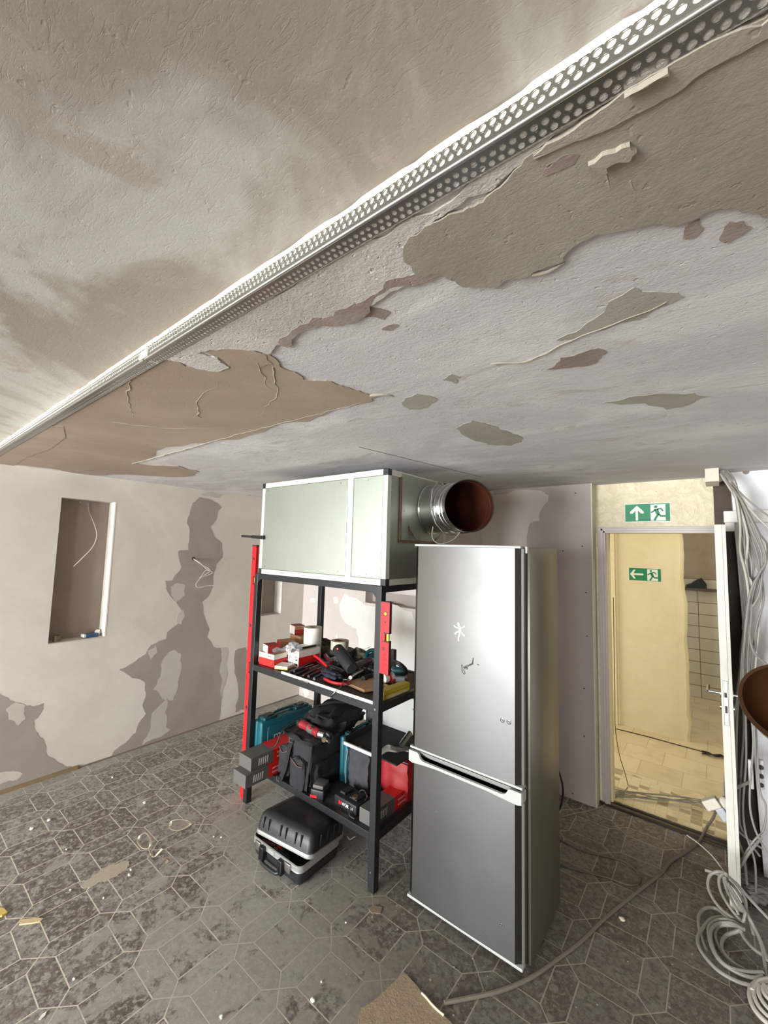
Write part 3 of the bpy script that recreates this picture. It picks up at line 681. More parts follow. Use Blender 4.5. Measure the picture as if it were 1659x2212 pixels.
# ------------------------------------------------------------------ fridge
FX_0, FX_1, FYF, FYB = -1.288, -0.703, 1.883, 2.37
t = fr = thing('fridge_freezer', 'tall brushed steel fridge freezer standing in front of the black shelf', 'fridge', (-0.99, 2.1, 0))
mb = MB(); mb.box((FX_0 + 0.004, FYF + 0.055, 0.02), (FX_1 + 0.026, FYB, 1.818), 0.006); mb.build('body', M_body, t, smooth=True)
mb = MB(); mb.box((FX_0 + 0.01, FYF + 0.046, 0.03), (FX_1 + 0.014, FYF + 0.056, 1.81)); mb.build('door_gasket', M_darkgap, t)
def door(z0, z1, name):
    """slightly crowned door skin with rounded long edges"""
    w = FX_1 - FX_0; prof = []
    n = 24
    for i in range(n + 1):
        u = i / n; x = FX_0 + u * w; e = min(u, 1 - u) * w
        r = 0.022; y = FYF + (r - math.sqrt(max(0, r * r - (r - min(e, r)) ** 2))) * 0.9 - 0.004 * math.sin(PI * u)
        prof.append((x, y, z0))
    pts = prof + [(FX_1 + 0.004, FYF + 0.045, z0), (FX_0 - 0.0, FYF + 0.045, z0)]
    mb = MB(); mb.prism(pts, (0, 0, z1 - z0)); return mb.build(name, M_inox, t, smooth=True)
du = door(0.768, 1.812, 'upper_door'); dl = door(0.040, 0.712, 'lower_door')
mb = MB(); mb.box((FX_1 - 0.002, FYF + 0.018, 0.768), (FX_1 + 0.012, FYF + 0.045, 1.812), 0.002); mb.build('edge_strip', M_edge, du)
mb = MB(); mb.box((FX_1 - 0.002, FYF + 0.018, 0.040), (FX_1 + 0.012, FYF + 0.045, 0.70), 0.002); mb.build('edge_strip', M_edge, dl)
mb = MB(); mb.box((FX_0 - 0.001, FYF - 0.002, 1.812), (FX_1 + 0.004, FYF + 0.045, 1.824), 0.004); mb.build('top_trim', M_grip, du)
mb = MB(); mb.box((FX_0 - 0.002, FYF - 0.004, 0.757), (FX_1 + 0.010, FYF + 0.045, 0.768), 0.003); mb.build('bottom_trim', M_grip, du)
mb = MB(); mb.box((FX_0 - 0.002, FYF - 0.004, 0.028), (FX_1 + 0.010, FYF + 0.045, 0.041), 0.003); mb.build('bottom_trim', M_grip, dl)
# grip: back plate sloping inwards, pocket with its shade painted dark, front lip with scooped top edge
g = MB()
g.prism([(FX_0 + 0.02, FYF + 0.004, 0.750), (FX_1 - 0.02, FYF + 0.004, 0.750), (FX_1 - 0.03, FYF + 0.040, 0.712), (FX_0 + 0.03, FYF + 0.040, 0.712)], (0, 0.004, 0)); gr = g.build('door_grip', M_grip, dl)
L = [(0, .749), (.052, .749), (.060, .744), (.072, .722), (.088, .715)]; W_ = FX_1 - FX_0 + 0.012
Rr = [(W_ - a, z) for a, z in L[::-1]]
B = [(W_, .70), (W_ - 0.02, .694), (W_ - .10, .698), (W_ - .16, .702), (.16, .702), (.10, .698), (.02, .690), (0, .696)]
g = MB(); g.prism([(FX_0 - 0.003 + a, FYF - 0.012, z) for a, z in L + Rr + B], (0, 0.014, 0)); g.build('grip_lip', M_grip, dl)
g = MB(); g.box((FX_1 - 0.01, FYF - 0.004, 0.700), (FX_1 + 0.012, FYF + 0.045, 0.748), 0.006); g.build('grip_end', M_grip, dl); g = MB(); g.box((FX_0 - 0.003, FYF - 0.004, 0.70), (FX_0 + 0.008, FYF + 0.045, 0.748), 0.005); g.build('grip_end', M_grip, dl)
g = MB(); g.box((FX_0 + 0.055, FYF + 0.002, 0.703), (FX_1 - 0.055, FYF + 0.040, 0.712)); g.box((FX_0 + 0.02, FYF + 0.041, 0.70), (FX_1, FYF + 0.046, 0.757)); g.build('grip_pocket_shade', M_darkgap, dl)
g = MB(); g.box((FX_1 + 0.012, FYF + 0.03, 1.790), (FX_1 + 0.022, FYF + 0.056, 1.822), 0.002); g.build('hinge', M_grip, t)
for x in (FX_0 + 0.05, FX_1 - 0.04):
    for y in (FYF + 0.09, FYB - 0.06):
        g = MB(); g.cyl((x, y, 0.0), (x, y, 0.022), 0.018, seg=14); g.build('foot', M_black_pl, t)
# dents: small shallow dimples with raised rims
zf = zz(860, 1600, 3.95)
for k, (q, r) in enumerate([((1085, 1556), .007), ((1099, 1560), .007), ((942, 1754), .005), ((1003, 1904), .004), ((1017, 1923), .004), ((936, 1970), .006), ((1082, 1998), .004), ((1046, 2018), .004), ((893, 1533), .004)]):
    p = gy(q[0], q[1], FYF - 0.003); g = MB()
    g.lathe([(r * 1.5, 0), (r, 0.0013), (r * .45, 0.0009), (0, -0.0006)], (p.x, FYF - 0.0030 + 0.0009, p.z), (0, -1, 0), 16, None)
    g.build('dent', M_inox, du if p.z > .76 else dl, smooth=True)
# pen scribble on the upper door
zp = zz(860, 1150, 4.021); M_ink = mat('pencil_grey', srgb(64, 62, 60), 0.8)
g = MB()
for L in ([(548, 1160), (556, 1150), (552, 1185), (560, 1215), (572, 1232), (580, 1222), (566, 1190)], [(560, 1180), (572, 1165), (576, 1185), (584, 1160), (588, 1188)], [(590, 1165), (600, 1190), (596, 1150)], [(604, 1150), (610, 1165), (616, 1146), (622, 1160), (628, 1140), (632, 1155), (640, 1138)], [(640, 1150), (646, 1120), (652, 1090), (648, 1140), (656, 1146)], [(686, 1147), (700, 1154)]):
    P = [gy(*zp(x, y), FYF - 0.0052) for x, y in L]; g.ribbon(P, 0.0022, (0, -1, 0), 0.0006)
g.build('pen_scribble', M_ink, du)
# gecko magnet
t = thing('gecko_magnet', 'white gecko shaped magnet on the upper fridge door', 'magnet', (-1.05, FYF - 0.006, 1.30))
g = MB(); fy = FYF - 0.0055
def gp(x, y): p = gy(*zp(x, y), fy); return Vector((p.x, fy, p.z))
def disc(c, rx, rz, y=0.003):
    g.prism([(c.x + rx * math.cos(a) , fy - .0006, c.z + rz * math.sin(a)) for a in [2 * PI * i / 20 for i in range(20)]], (0, y, 0))
disc(gp(524, 797), .0068, .0085); disc(gp(537, 850), .0082, .0145)
for L, w in (([(524, 800), (532, 825), (537, 850), (535, 872)], .0120), ([(535, 870), (532, 890), (524, 915), (525, 942)], .0078), ([(530, 826), (512, 828), (500, 824), (490, 814)], .0056), ([(534, 824), (552, 829), (562, 826), (575, 816)], .0056), ([(531, 866), (514, 863), (505, 872), (500, 880)], .0064), ([(540, 868), (553, 872), (560, 884), (572, 893)], .0064)):
    g.ribbon([gp(*q) + Vector((0, .0015, 0)) for q in L], w, (0, -1, 0), 0.003)
disc(gp(525, 938), .0018, .0035)
gb = g.build('gecko_body', M_white, t)
for c in ((488, 812), (576, 817), (496, 880), (577, 896)):
    g = MB(); disc(gp(*c), .0036, .0032)
    for k in range(4):
        a = k * 1.1 + c[0] * .1; q = gp(*c); g.ribbon([q + Vector((0, .0015, 0)), q + Vector((.0056 * math.cos(a), .0015, .0056 * math.sin(a)))], .0018, (0, -1, 0), .003, False)
    g.build('foot', M_white, t)

# ------------------------------------------------------------------ shelf unit
SX0, SX1, SY0, SY1 = -2.644, -1.447, 1.80, 2.472
t = sh = thing('shelf_unit', 'black steel angle shelf unit carrying the metal box and tools', 'shelf', (-2.05, 2.13, 0))
LW = 0.042
for x in (SX0, SX1 - LW):
    for y in (SY0, SY1 - LW):
        g = MB(); g.box((x, y, 0), (x + LW, y + LW, 1.588), 0.003); g.build('leg', M_black, t)
for z0, z1 in ((1.548, 1.588), (0.903, 0.945), (0.248, 0.288)):
    for y in (SY0 + 0.001, SY1 - 0.031):
        g = MB(); g.box((SX0 + LW, y, z0), (SX1 - LW, y + 0.03, z1), 0.002); g.build('beam', M_black, t)
    for x in (SX0 + 0.001, SX1 - 0.031):
        g = MB(); g.box((x, SY0 + LW, z0), (x + 0.03, SY1 - LW, z1), 0.002); g.build('cross_beam', M_black, t)
M_shelf = mat('dusty_dark_board', srgb(88, 80, 72), 0.85, var=0.35, vs=14, bmp=0.2)
M_shelf2 = mat('dusty_black_board', srgb(58, 56, 52), 0.8, var=0.35, vs=10, bmp=0.2)
for z, m in ((0.940, M_shelf), (0.282, M_shelf2)):
    g = MB(); g.box((SX0 + 0.012, SY0 + 0.028, z - 0.014), (SX1 - 0.012, SY1 - 0.012, z), 0.001); g.build('shelf_board', m, t)
a = gy(607, 1448, 1.8).x; g = MB(); g.box((a, SY0 + 0.002, 0.9445), (SX1 - LW, SY0 + 0.010, 0.961), 0.001); g.build('white_edging', M_white, t)
for x, y, z in ((SX1 - LW / 2, SY0, 0.10), (SX1 - LW / 2, SY0, 0.925)):
    g = MB(); g.cyl((x, y - 0.004, z), (x, y, z), 0.006, seg=6); g.build('bolt', M_steel, t)
# gusset corners under the top rails
for x, s in ((SX0 + LW, 1), (SX1 - LW, -1)):
    g = MB(); g.prism([(x, SY0 + 0.002, 1.55), (x + s * 0.03, SY0 + 0.002, 1.55), (x, SY0 + 0.002, 1.52)], (0, 0.004, 0)); g.build('gusset', M_black, t)
SHZ = 0.940; LOZ = 0.282

# ------------------------------------------------------------------ air handling box
BX0, BX1, BZ0, BZ1, BYF, BYB = -2.593, -1.42, 1.589, 2.243, 1.797, 2.44
t = ah = thing('ventilation_box', 'galvanised ventilation unit with pale frame on top of the shelf', 'ventilation unit', (-2.0, 2.12, BZ0))
g = MB(); g.box((BX0 + 0.01, BYF + 0.01, BZ0 + 0.01), (BX1 - 0.01, BYB - 0.01, BZ1 - 0.01)); g.build('housing', M_zinc, t)
PW = 0.034
for z in (BZ0, BZ1 - PW):
    for y in (BYF, BYB - PW):
        g = MB(); g.box((BX0 + .03, y, z), (BX1 - .03, y + PW, z + PW), 0.002); g.build('frame_profile', M_alu, t)
    for x in (BX0, BX1 - PW):
        g = MB(); g.box((x, BYF + .03, z), (x + PW, BYB - .03, z + PW), 0.002); g.build('frame_profile', M_alu, t)
for x in (BX0, BX1 - PW):
    for y in (BYF, BYB - PW):
        g = MB(); g.box((x, y, BZ0 + .03), (x + PW, y + PW, BZ1 - .03), 0.002); g.build('frame_profile', M_alu, t)
        for z in (BZ0, BZ1 - 0.037):
            g = MB(); g.box((x - .0015, y - .0015, z), (x + PW + .0015, y + PW + .0015, z + 0.038), 0.003); g.build('corner_block', M_black_pl, t)
g = MB(); g.box((-1.727, BYF, BZ0 + PW), (-1.682, BYF + 0.02, BZ1 - PW), 0.001); g.build('middle_profile', mat('white_profile', srgb(206, 206, 202), .5), t)
def panel(x0, x1, z0, z1, scr):
    g = MB(); g.box((x0, BYF + 0.001, z0), (x1, BYF + 0.014, z1), 0.002); p = g.build('front_panel', M_zinc, t)
    for sx, sz in scr:
        g = MB(); g.lathe([(0.006, 0), (0.005, .003), (0, .0035)], (sx, BYF + 0.001, sz), (0, -1, 0), 10); g.build('screw', M_steel, p)
z0, z1 = BZ0 + PW + .002, BZ1 - PW - .002
panel(BX0 + PW + .002, -1.731, z0, z1, [(BX0 + .07, z1 - .02), (-1.79, z1 - .02), (BX0 + .07, z0 + .02), (-1.79, z0 + .02)])
panel(-1.679, BX1 - PW - .002, z0, z1, [(-1.567, z1 - .02), (-1.567, z0 + .02)])
g = MB(); g.box((BX1 - 0.014, BYF + PW, BZ0 + PW), (BX1 - 0.004, BYB - PW, BZ1 - PW), 0.001); g.build('side_panel', M_zinc, t)
g = MB(); g.box((BX1 - 0.004, 1.925, 1.845), (BX1 + 0.004, BYB - PW, BZ1 - .01), 0.001); sp = g.build('duct_plate', M_zinc, t)
g = MB(); g.box((BX1 + 0.003, 1.913, 1.838), (BX1 + 0.008, 1.923, BZ1 - .03)); g.box((BX1 + 0.003, 1.913, 1.832), (BX1 + 0.008, 2.32, 1.844)); g.build('rusty_edge', M_rust, sp)
for y, z in ((1.85, 2.19), (1.875, 2.19), (1.84, 2.12), (1.96, 2.02), (1.95, 2.20), (2.0, 1.87), (2.2, 1.87)):
    g = MB(); g.lathe([(0.005, 0), (0.004, .003), (0, .0035)], (BX1 + (-.004 if y < 1.92 else .004), y, z), (1, 0, 0), 8); g.build('screw', M_steel, t)
a = gy(523, 1158, BYF - .012); b = gy(568, 1161, BYF - .012)
g = MB(); g.tube([a, a.lerp(b, .5)], .0085, 10, False); g.tube([a.lerp(b, .5), b], .012, 10, False); g.box((b.x - .012, BYF - .02, b.z - .014), (b.x + .01, BYF + .002, b.z + .014), .003); g.build('latch_handle', M_black_pl, t, smooth=True)

# ------------------------------------------------------------------ duct elbow
def frame_at(d):
    d = d.normalized(); x = d.cross(Vector((0, 0, 1))).normalized(); return x, x.cross(d)
PO = Vector((-1.089, 2.134, 2.050)); DO = Vector((0.755, -0.656, 0.0)); DR = 0.150
P0 = Vector((BX1 + 0.004, 2.245, 2.050)); D0 = Vector((1, 0, 0))
t = thing('duct_elbow', 'round galvanised duct elbow with brown reflection painted inside on the side of the ventilation unit', 'duct', P0)
stations = []
path = [(P0, D0), (P0 + D0 * .10, D0), (P0 + D0 * .165 + Vector((0, -.012, 0)), Vector((.95, -.3, 0))), (PO - DO * .11, DO), (PO, DO)]
def duct(r, name, m, close=False):
    g = MB(); R = []
    for p, d in path:
        x, y = frame_at(d); R.append([g.bm.verts.new(p + (x * math.cos(2 * PI * k / 48) + y * math.sin(2 * PI * k / 48)) * r) for k in range(48)])
    for a, b in zip(R, R[1:]):
        for k in range(48): g.bm.faces.new((a[k], a[(k + 1) % 48], b[(k + 1) % 48], b[k]))
    return g.build(name, m, t, smooth=True)
duct(DR, 'outer_skin', M_duct)
duct(DR - 0.003, 'reflection_lining', mat('brown_lining', srgb(70, 34, 20), 0.45, 0.35, var=0.5, vs=5))  # brown reflection inside the duct put into the lining colour
def ring(p, d, r, th, name, m):
    x, y = frame_at(Vector(d)); g = MB(); pts = [p + (x * math.cos(2 * PI * k / 48) + y * math.sin(2 * PI * k / 48)) * r for k in range(49)]
    g.tube(pts, th, 8, False, cap=False); return g.build(name, m, t, smooth=True)
g = MB(); g.cyl(P0 + D0 * .002, P0 + D0 * .006, DR - .004, seg=40); g.build('inner_shade_disc', M_darkgap, t)  # dark disc added so the depth of the duct looks unlit
ring(P0 + D0 * .006, D0, DR + .004, .006, 'collar', M_duct)
ring(P0 + D0 * .10, D0, DR + .001, .003, 'bead_ring', M_duct); ring(path[2][0], path[2][1], DR + .001, .004, 'bead_ring', M_duct)
ring(PO - DO * .11, DO, DR + .001, .005, 'bead_ring', M_duct); ring(PO - DO * .06, DO, DR + .001, .003, 'bead_ring', M_duct)
ring(PO, DO, DR, .003, 'mouth_rim', mat('dark_rim', srgb(60, 56, 50), .5, .5))
ring(PO - DO * .04, DO, DR - .004, .002, 'inner_bead', MATS['brown_lining'])
# cable looped round the duct
g = MB()
def loopc(p, d, r, a0, a1, n=18, drift=0):
    x, y = frame_at(Vector(d)); return [p + Vector(d) * (drift * i / n) + (x * math.cos(a0 + (a1 - a0) * i / n) + y * math.sin(a0 + (a1 - a0) * i / n)) * (r + .006 * (i % 3 == 0)) for i in range(n + 1)]
Pq = [gy(*q, 2.0) for q in ()]
g.tube(loopc(P0 + D0 * .15, D0, DR + .012, -1.9, 2.4, 20, -.10), .0035, 6)
pa = Vector((-1.30, 2.085, 1.93)); g.tube([pa, (-1.31, 2.10, 1.86), (-1.27, 2.13, 1.83), (-1.20, 2.16, 1.86), (-1.17, 2.2, 1.92)], .0035, 6)
single(g, 'looped_cable', M_cable, 'thin grey cable looped round the duct elbow', 'cable', smooth=True)
g = MB(); g.tube([(-1.415, 2.0, 1.93), (-1.40, 2.02, 1.87), (-1.36, 2.07, 1.835), (-1.31, 2.12, 1.85), (-1.28, 2.15, 1.90)], .0045, 6); g.tube([(-1.415, 2.02, 1.90), (-1.39, 2.05, 1.85), (-1.34, 2.11, 1.84), (-1.30, 2.14, 1.87)], .004, 6)
single(g, 'brown_cable', mat('brown_rubber', srgb(70, 50, 34), .7), 'brown cable sagging under the duct elbow', 'cable', smooth=True)

# ------------------------------------------------------------------ spirit levels
M_dkred0 = mat('dark_red_side', srgb(88, 16, 24), .5)
M_vial = mat('vial_green', srgb(178, 196, 60), 0.2, var=.05)
t = thing('long_spirit_level', 'long red spirit level leaning upright beside the left shelf leg', 'spirit level', (-2.70, 1.835, 0))
g = MB(); th = 0.022
bx, by, tx, ty = -2.712, 1.822, -2.735, 1.83; W = 0.052
def lp(z, dx, dy): u = z / 1.79; return (bx + (tx - bx) * u + dx, by + (ty - by) * u + dy, z)
wins = [(0.24, 0.30), (0.86, 0.94), (1.50, 1.56)]
segs = [0.0] + [v for w in wins for v in w] + [1.785]
for i in range(0, len(segs), 2): g.prism([lp(segs[i], 0, 0), lp(segs[i], W, 0), lp(segs[i + 1], W, 0), lp(segs[i + 1], 0, 0)], (0, th, 0))
for a, b in wins: g.prism([lp(a, 0, 0), lp(a, W * .55, 0), lp(b, W * .55, 0), lp(b, 0, 0)], (0, th, 0))
g.build('bar', M_red, t)
for a, b in wins:
    g = MB(); g.cyl(lp(a + .008, W * .78, th / 2), lp(b - .008, W * .78, th / 2), .008, seg=12); g.build('vial', M_vial, t)
for z in (0.13, 0.62, 1.2, 1.69):
    g = MB(); p = Vector(lp(z, W / 2, -0.0006)); g.cyl(p, p + Vector((0, .001, 0)), .012, seg=16); g.build('finger_hole', M_darkgap, t)
g = MB(); g.box((tx - .001, ty - .001, 1.783), (tx + W + .001, ty + th + .001, 1.792), .002); g.build('end_cap', M_black_pl, t)
t = thing('short_spirit_level', 'short red spirit level hanging on the right front shelf leg', 'spirit level', (-1.41, 1.79, 1.115))
x0, x1, y0, zt, zb = -1.4475, -1.389, 1.800, 1.503, 1.120
g = MB(); zv0, zv1 = 1.295, 1.335
g.box((x0, y0, zb), (x1, y0 + .022, zv0), .0015); g.box((x0, y0, zv1), (x1, y0 + .022, zt), .0015); g.box((x0, y0, zv0 - .001), (x0 + .030, y0 + .022, zv1 + .001)); g.build('bar', M_red, t)
g = MB(); g.cyl((x1 - .013, y0 + .011, zv0 + .002), (x1 - .013, y0 + .011, zv1 - .002), .009, seg=14); g.build('vial', M_vial, t)
p = gy(833, 1326, y0); g = MB(); g.cyl((p.x, y0 - .0012, p.z), (p.x, y0 + .001, p.z), .013, seg=20); v = g.build('round_vial_housing', M_black_pl, t)
g = MB(); g.cyl((p.x, y0 - .002, p.z), (p.x, y0 + .001, p.z), .009, seg=20); g.build('round_vial', M_vial, t)
p = gy(832, 1344, y0); g = MB(); g.cyl((p.x, y0 - .0008, p.z), (p.x, y0 + .001, p.z), .0055, seg=16); g.build('hanging_hole', M_darkgap, t)
g = MB(); g.box((x0 + .02, y0 - .001, zv1 - .001), (x1 + .001, y0 + .0225, zv1 + .006)); g.box((x0 + .02, y0 - .001, zv0 - .006), (x1 + .001, y0 + .0225, zv0 + .001)); g.build('window_frame', M_black_pl, t)
M_dkred = mat('dark_red_print', srgb(120, 14, 22), .5)
g = MB(); g.box((x1, y0 + .001, zb), (x1 + .002, y0 + .021, zv0)); g.box((x1, y0 + .001, zv1), (x1 + .002, y0 + .021, zt)); g.build('dark_side', M_dkred0, t)
g = MB(); g.box((x0 - .001, y0 - .001, zt - .002), (x1 + .003, y0 + .023, zt + .003), .001); g.build('end_cap', M_black_pl, t)
text('WÜRTH', .017, (x0 + .036, y0 - .0008, 1.165), (0, 0, 1), (-1, 0, 0), M_dkred, t, sx=1.1)
g = MB(); g.box((x0 + .014, y0 - .001, 1.243), (x0 + .034, y0, 1.262)); g.build('logo_patch', M_dkred, t)
for z in (1.175, 1.20, 1.23):
    g = MB(); g.box((x0 + .040, y0 - .001, z - .009), (x0 + .044, y0, z + .008)); g.build('small_print', M_dkred, t)

# ------------------------------------------------------------------ cartons on the middle shelf
M_cred = mat('carton_red', srgb(206, 34, 30), .5, var=.05); M_cwhite = mat('carton_white', srgb(232, 226, 218), .6, var=.04); M_cbrown = mat('carton_brown', srgb(170, 130, 96), .8, var=.08); M_cdred = mat('carton_dark_red', srgb(150, 36, 30), .6, var=.08); M_txt = mat('print_black', srgb(30, 28, 28), .6); M_txtw = mat('print_white', srgb(240, 238, 234), .6)
def carton(label, BL, BR, h, d, z, top, low, split=.5, lid=None, name='carton', texts=(), front=None, group=None):
    """BL, BR = base corners of its front face on height z; top/low = colours of upper and lower band"""
    BL = Vector(BL); BR = Vector(BR); u = (BR - BL); w = u.length; ang = math.atan2(u.y, u.x)
    t = thing(name, label, 'box', (BL.x, BL.y, z), (0, 0, ang), group)
    g = MB(); g.box((0, 0, 0), (w, d, h * split)); g.build('lower_part', low, t, world=False)
    g = MB(); g.box((-.0006, -.0006, h * split), (w + .0006, d + .0006, h), .001); g.build('upper_part', top, t, world=False)
    if front: g = MB(); g.box((.001, -.0016, .001), (w - .001, 0, h - .001)); g.build('front_label', front, t, world=False)
    if lid: g = MB(); g.box((0, 0, h), (w, d, h + .0015)); g.build('lid_flap', lid, t, world=False)
    M = parent_matrix(t)
    for (s, size, face, x, zz_, m) in texts:
        if face == 'front': text(s, size, M @ Vector((x, -.0012, zz_)), M.to_3x3() @ Vector((1, 0, 0)), (0, 0, 1), m, t)
        else: text(s, size, M @ Vector((w + .0012, x, zz_)), M.to_3x3() @ Vector((0, 1, 0)), (0, 0, 1), m, t)
    return t
carton('red and white screw carton by the left shelf leg', (-2.589, 1.838, 0), (-2.432, 1.848, 0), .090, .16, SHZ, M_cwhite, M_cred, .62, M_cbrown, texts=[('WÜRTH', .018, 'front', .088, .066, M_cred)])
big = carton('wide red and white carton with a product label behind the flat box', (-2.466, 1.972, 0), (-2.310, 1.968, 0), .118, .19, SHZ, M_cwhite, M_cred, .60, texts=[('WÜRTH', .016, 'front', .075, .090, M_cred)])
M = parent_matrix(big); g = MB(); g.box((.036, -.0016, .004), (.155, 0, .084)); lab = g.build('paper_label', M_cwhite, big, world=False)
g = MB(); g.box((0, -.0012, .004), (.036, 0, .072)); g.build('black_band', M_txt, big, world=False)
g = MB(); g.cyl((.016, -.0022, .038), (.016, -.001, .038), .014, seg=20); g.build('round_mark', M_cwhite, big, world=False)
for k, (s, sz, x, z_, mm) in enumerate([('WÜRTH', .011, .108, .066, M_cred)]):
    text(s, sz, M @ Vector((x, -.0024, z_)), M.to_3x3() @ Vector((1, 0, 0)), (0, 0, 1), mm, big)
g = MB()
for x0_, w_, z_, h_ in ((.05, .028, .012, .008), (.095, .012, .012, .014), (.125, .02, .012, .014), (.046, .022, .066, .003), (.046, .030, .058, .003), (.046, .018, .050, .003), (.12, .024, .048, .008)): g.box((x0_, -.0024, z_), (x0_ + w_, -.001, z_ + h_))
g.build('small_print', M_txt, big, world=False)
_a = gz(*z2(284, 440), SHZ + .092); _b = gz(*z2(325, 462), SHZ + .092)
carton('small red and white carton on the left screw carton', _a, _b, .052, .085, SHZ + .092, M_cdred, M_cdred, .05, M_cdred, front=M_cwhite)
_a = gy(*z2(404, 450), 2.03); _b = gy(*z2(440, 450), 2.01)
carton('brown and red carton between the two red cartons', _a, _b, .135, .11, SHZ, M_cbrown, M_cbrown, .5, M_cbrown, front=M_cdred)
_a = gy(*z2(522, 400), 2.185); _b = gy(*z2(615, 400), 2.175)
carton('plain brown carton carrying the small top carton', _a, _b, .150, .12, SHZ, M_cbrown, M_cbrown, .5)
_a = gy(*z2(519, 345), 2.21); _b = gy(*z2(562, 358), 2.18)
carton('small white and dark red carton, topmost of the cartons', _a, _b, .066, .085, SHZ + .152, M_cbrown, M_cdred, .6, M_cdred, front=M_cwhite, texts=[('WÜRTH', .014, 'side', .012, .046, M_cdred)])
a = gz(*z2(385, 612), SHZ); b = gz(*z2(500, 625), SHZ)
carton('flat white and yellow box lying in front of the wide carton', a, b, .022, .10, SHZ + .0078, M_cwhite, mat('carton_yellow', srgb(206, 176, 110), .6), .5)

M_cgrey0 = mat('tool_grey', srgb(120, 118, 112), .5)
# rolls
def roll(label, c, r, ri, h, m, name='paper_roll', mi=None):
    t = thing(name, label, 'roll', c)
    g = MB(); g.lathe([(ri, 0), (r, 0), (r, h), (ri, h), (ri, 0)], (0, 0, 0), seg=40); g.build('wound_body', m, t, smooth=True, world=False)
    g = MB(); g.lathe([(ri - .004, .001), (ri, .001), (ri, h + .001), (ri - .004, h + .001), (ri - .004, .001)], seg=32); g.build('core', mi or M_cbrown, t, smooth=True, world=False)
    return t
M_paper = mat('white_paper', srgb(232, 228, 218), .85, var=.03)
roll('tall white paper roll standing behind the cartons', (gy(*z2(728, 300), 2.20).x, 2.20, SHZ), .068, .024, gy(*z2(728, 225), 2.2).z - SHZ, M_paper)
roll('wide pale masking roll lying on the heap behind the black speaker', (gy(*z2(970, 370), 2.26).x, 2.26, gy(*z2(970, 345), 2.26).z - .062), .066, .040, .062, mat('fibre_tape', srgb(196, 190, 172), .8), 'tape_roll')
roll('dark tape roll under the pale masking roll', (gy(*z2(990, 400), 2.27).x, 2.27, SHZ), .090, .04, gy(*z2(970, 345), 2.26).z - .063 - SHZ, mat('dark_tape', srgb(52, 48, 42), .7), 'tape_roll', M_black_pl)

def lies(q, z): return gz(*q, z)
# black cylindrical speaker
a = gy(*z2(948, 420), 2.08); b = gy(*z2(1080, 600), 1.99)
t = thing('portable_speaker', 'black cylindrical portable speaker propped on the tool heap', 'speaker', b)
d = (b - a).normalized(); g = MB(); R0 = .040; L_ = (b - a).length
g.lathe([(0, 0), (R0 * .8, .0), (R0, .012), (R0 * 1.04, L_ * .5), (R0, L_ - .012), (R0 * .8, L_), (0, L_)], a, d, 28); sp = g.build('grille_body', mat('speaker_cloth', srgb(30, 30, 31), .75, bmp=.3, bs=300), t, smooth=True)
g = MB(); g.lathe([(0, -.004), (R0 * .6, -.004), (R0 * .7, .002)], a, d, 24); g.build('end_cap', M_black_pl, t, smooth=True)
p = gy(*z2(958, 480), 2.0); c0 = a + d * .055; n = (Vector((0, 0, CAM_H)) - c0); n -= d * n.dot(d); n.normalize(); tv = d.cross(n)
g = MB(); q = c0 + n * (R0 * 1.01); g.prism([q + d * .009 + tv * .006, q + d * .009 - tv * .006, q - d * .009 - tv * .006, q - d * .009 + tv * .006], n * .0015); g.build('red_badge', mat('badge_orange', srgb(214, 76, 40), .5), t)
g = MB(); g.prism([q + n * .001 + d * .005 + tv * .002, q + n * .001 + d * .005 - tv * .003, q + n * .001 - d * .005 - tv * .002], n * .0015); g.build('badge_mark', M_txtw, t)

# bagged plastic, knife and pens
M_film = mat('clear_film', srgb(226, 228, 230), .18, trans=.65, var=.04, bmp=.6, bs=120)
g = MB(); p = gz(*z2(560, 400), SHZ + .16); g.blob((p.x, p.y, SHZ + .155), (.055, .05, .032), 4, .5, 4, 2.5); single(g, 'plastic_bag', M_film, 'crumpled clear plastic bag on the wide carton', 'plastic bag', smooth=True)
g = MB(); a = gz(*z2(540, 430), SHZ + .14); b = gz(*z2(470, 470), SHZ + .10); p0 = Vector((a.x - .03, a.y, SHZ + .125)); pts = []
S = grid_surface(8, 8, lambda u, v: (-2.46 - .03 * u + .01 * math.sin(9 * v), 1.99 - .12 * u, SHZ + .122 - .10 * v * (1 - .3 * u) + .006 * math.sin(11 * u + 7 * v)))
single(S, 'plastic_sheet', M_film, 'clear plastic sheet hanging between the red cartons', 'plastic sheet', smooth=True)
g = MB(); a = gz(*z2(548, 432), SHZ + .128); b = gz(*z2(755, 392), SHZ + .128); c = gz(*z2(795, 388), SHZ + .128)
t = thing('voltage_tester', 'black slim tester lying across the wide red carton', 'tester', ((a + b) / 2))
g.tube([a, a.lerp(b, .45), b], .008, 10); g.build('grip', M_black_pl, t, smooth=True)
g = MB(); g.tube([b, c], .0025, 8, False); g.build('tip', M_steel, t)
g = MB(); q = a.lerp(b, .86); g.cyl(q + Vector((0, 0, .006)), q + Vector((0, 0, .0095)), .004, seg=12); g.build('red_button', M_red, t)

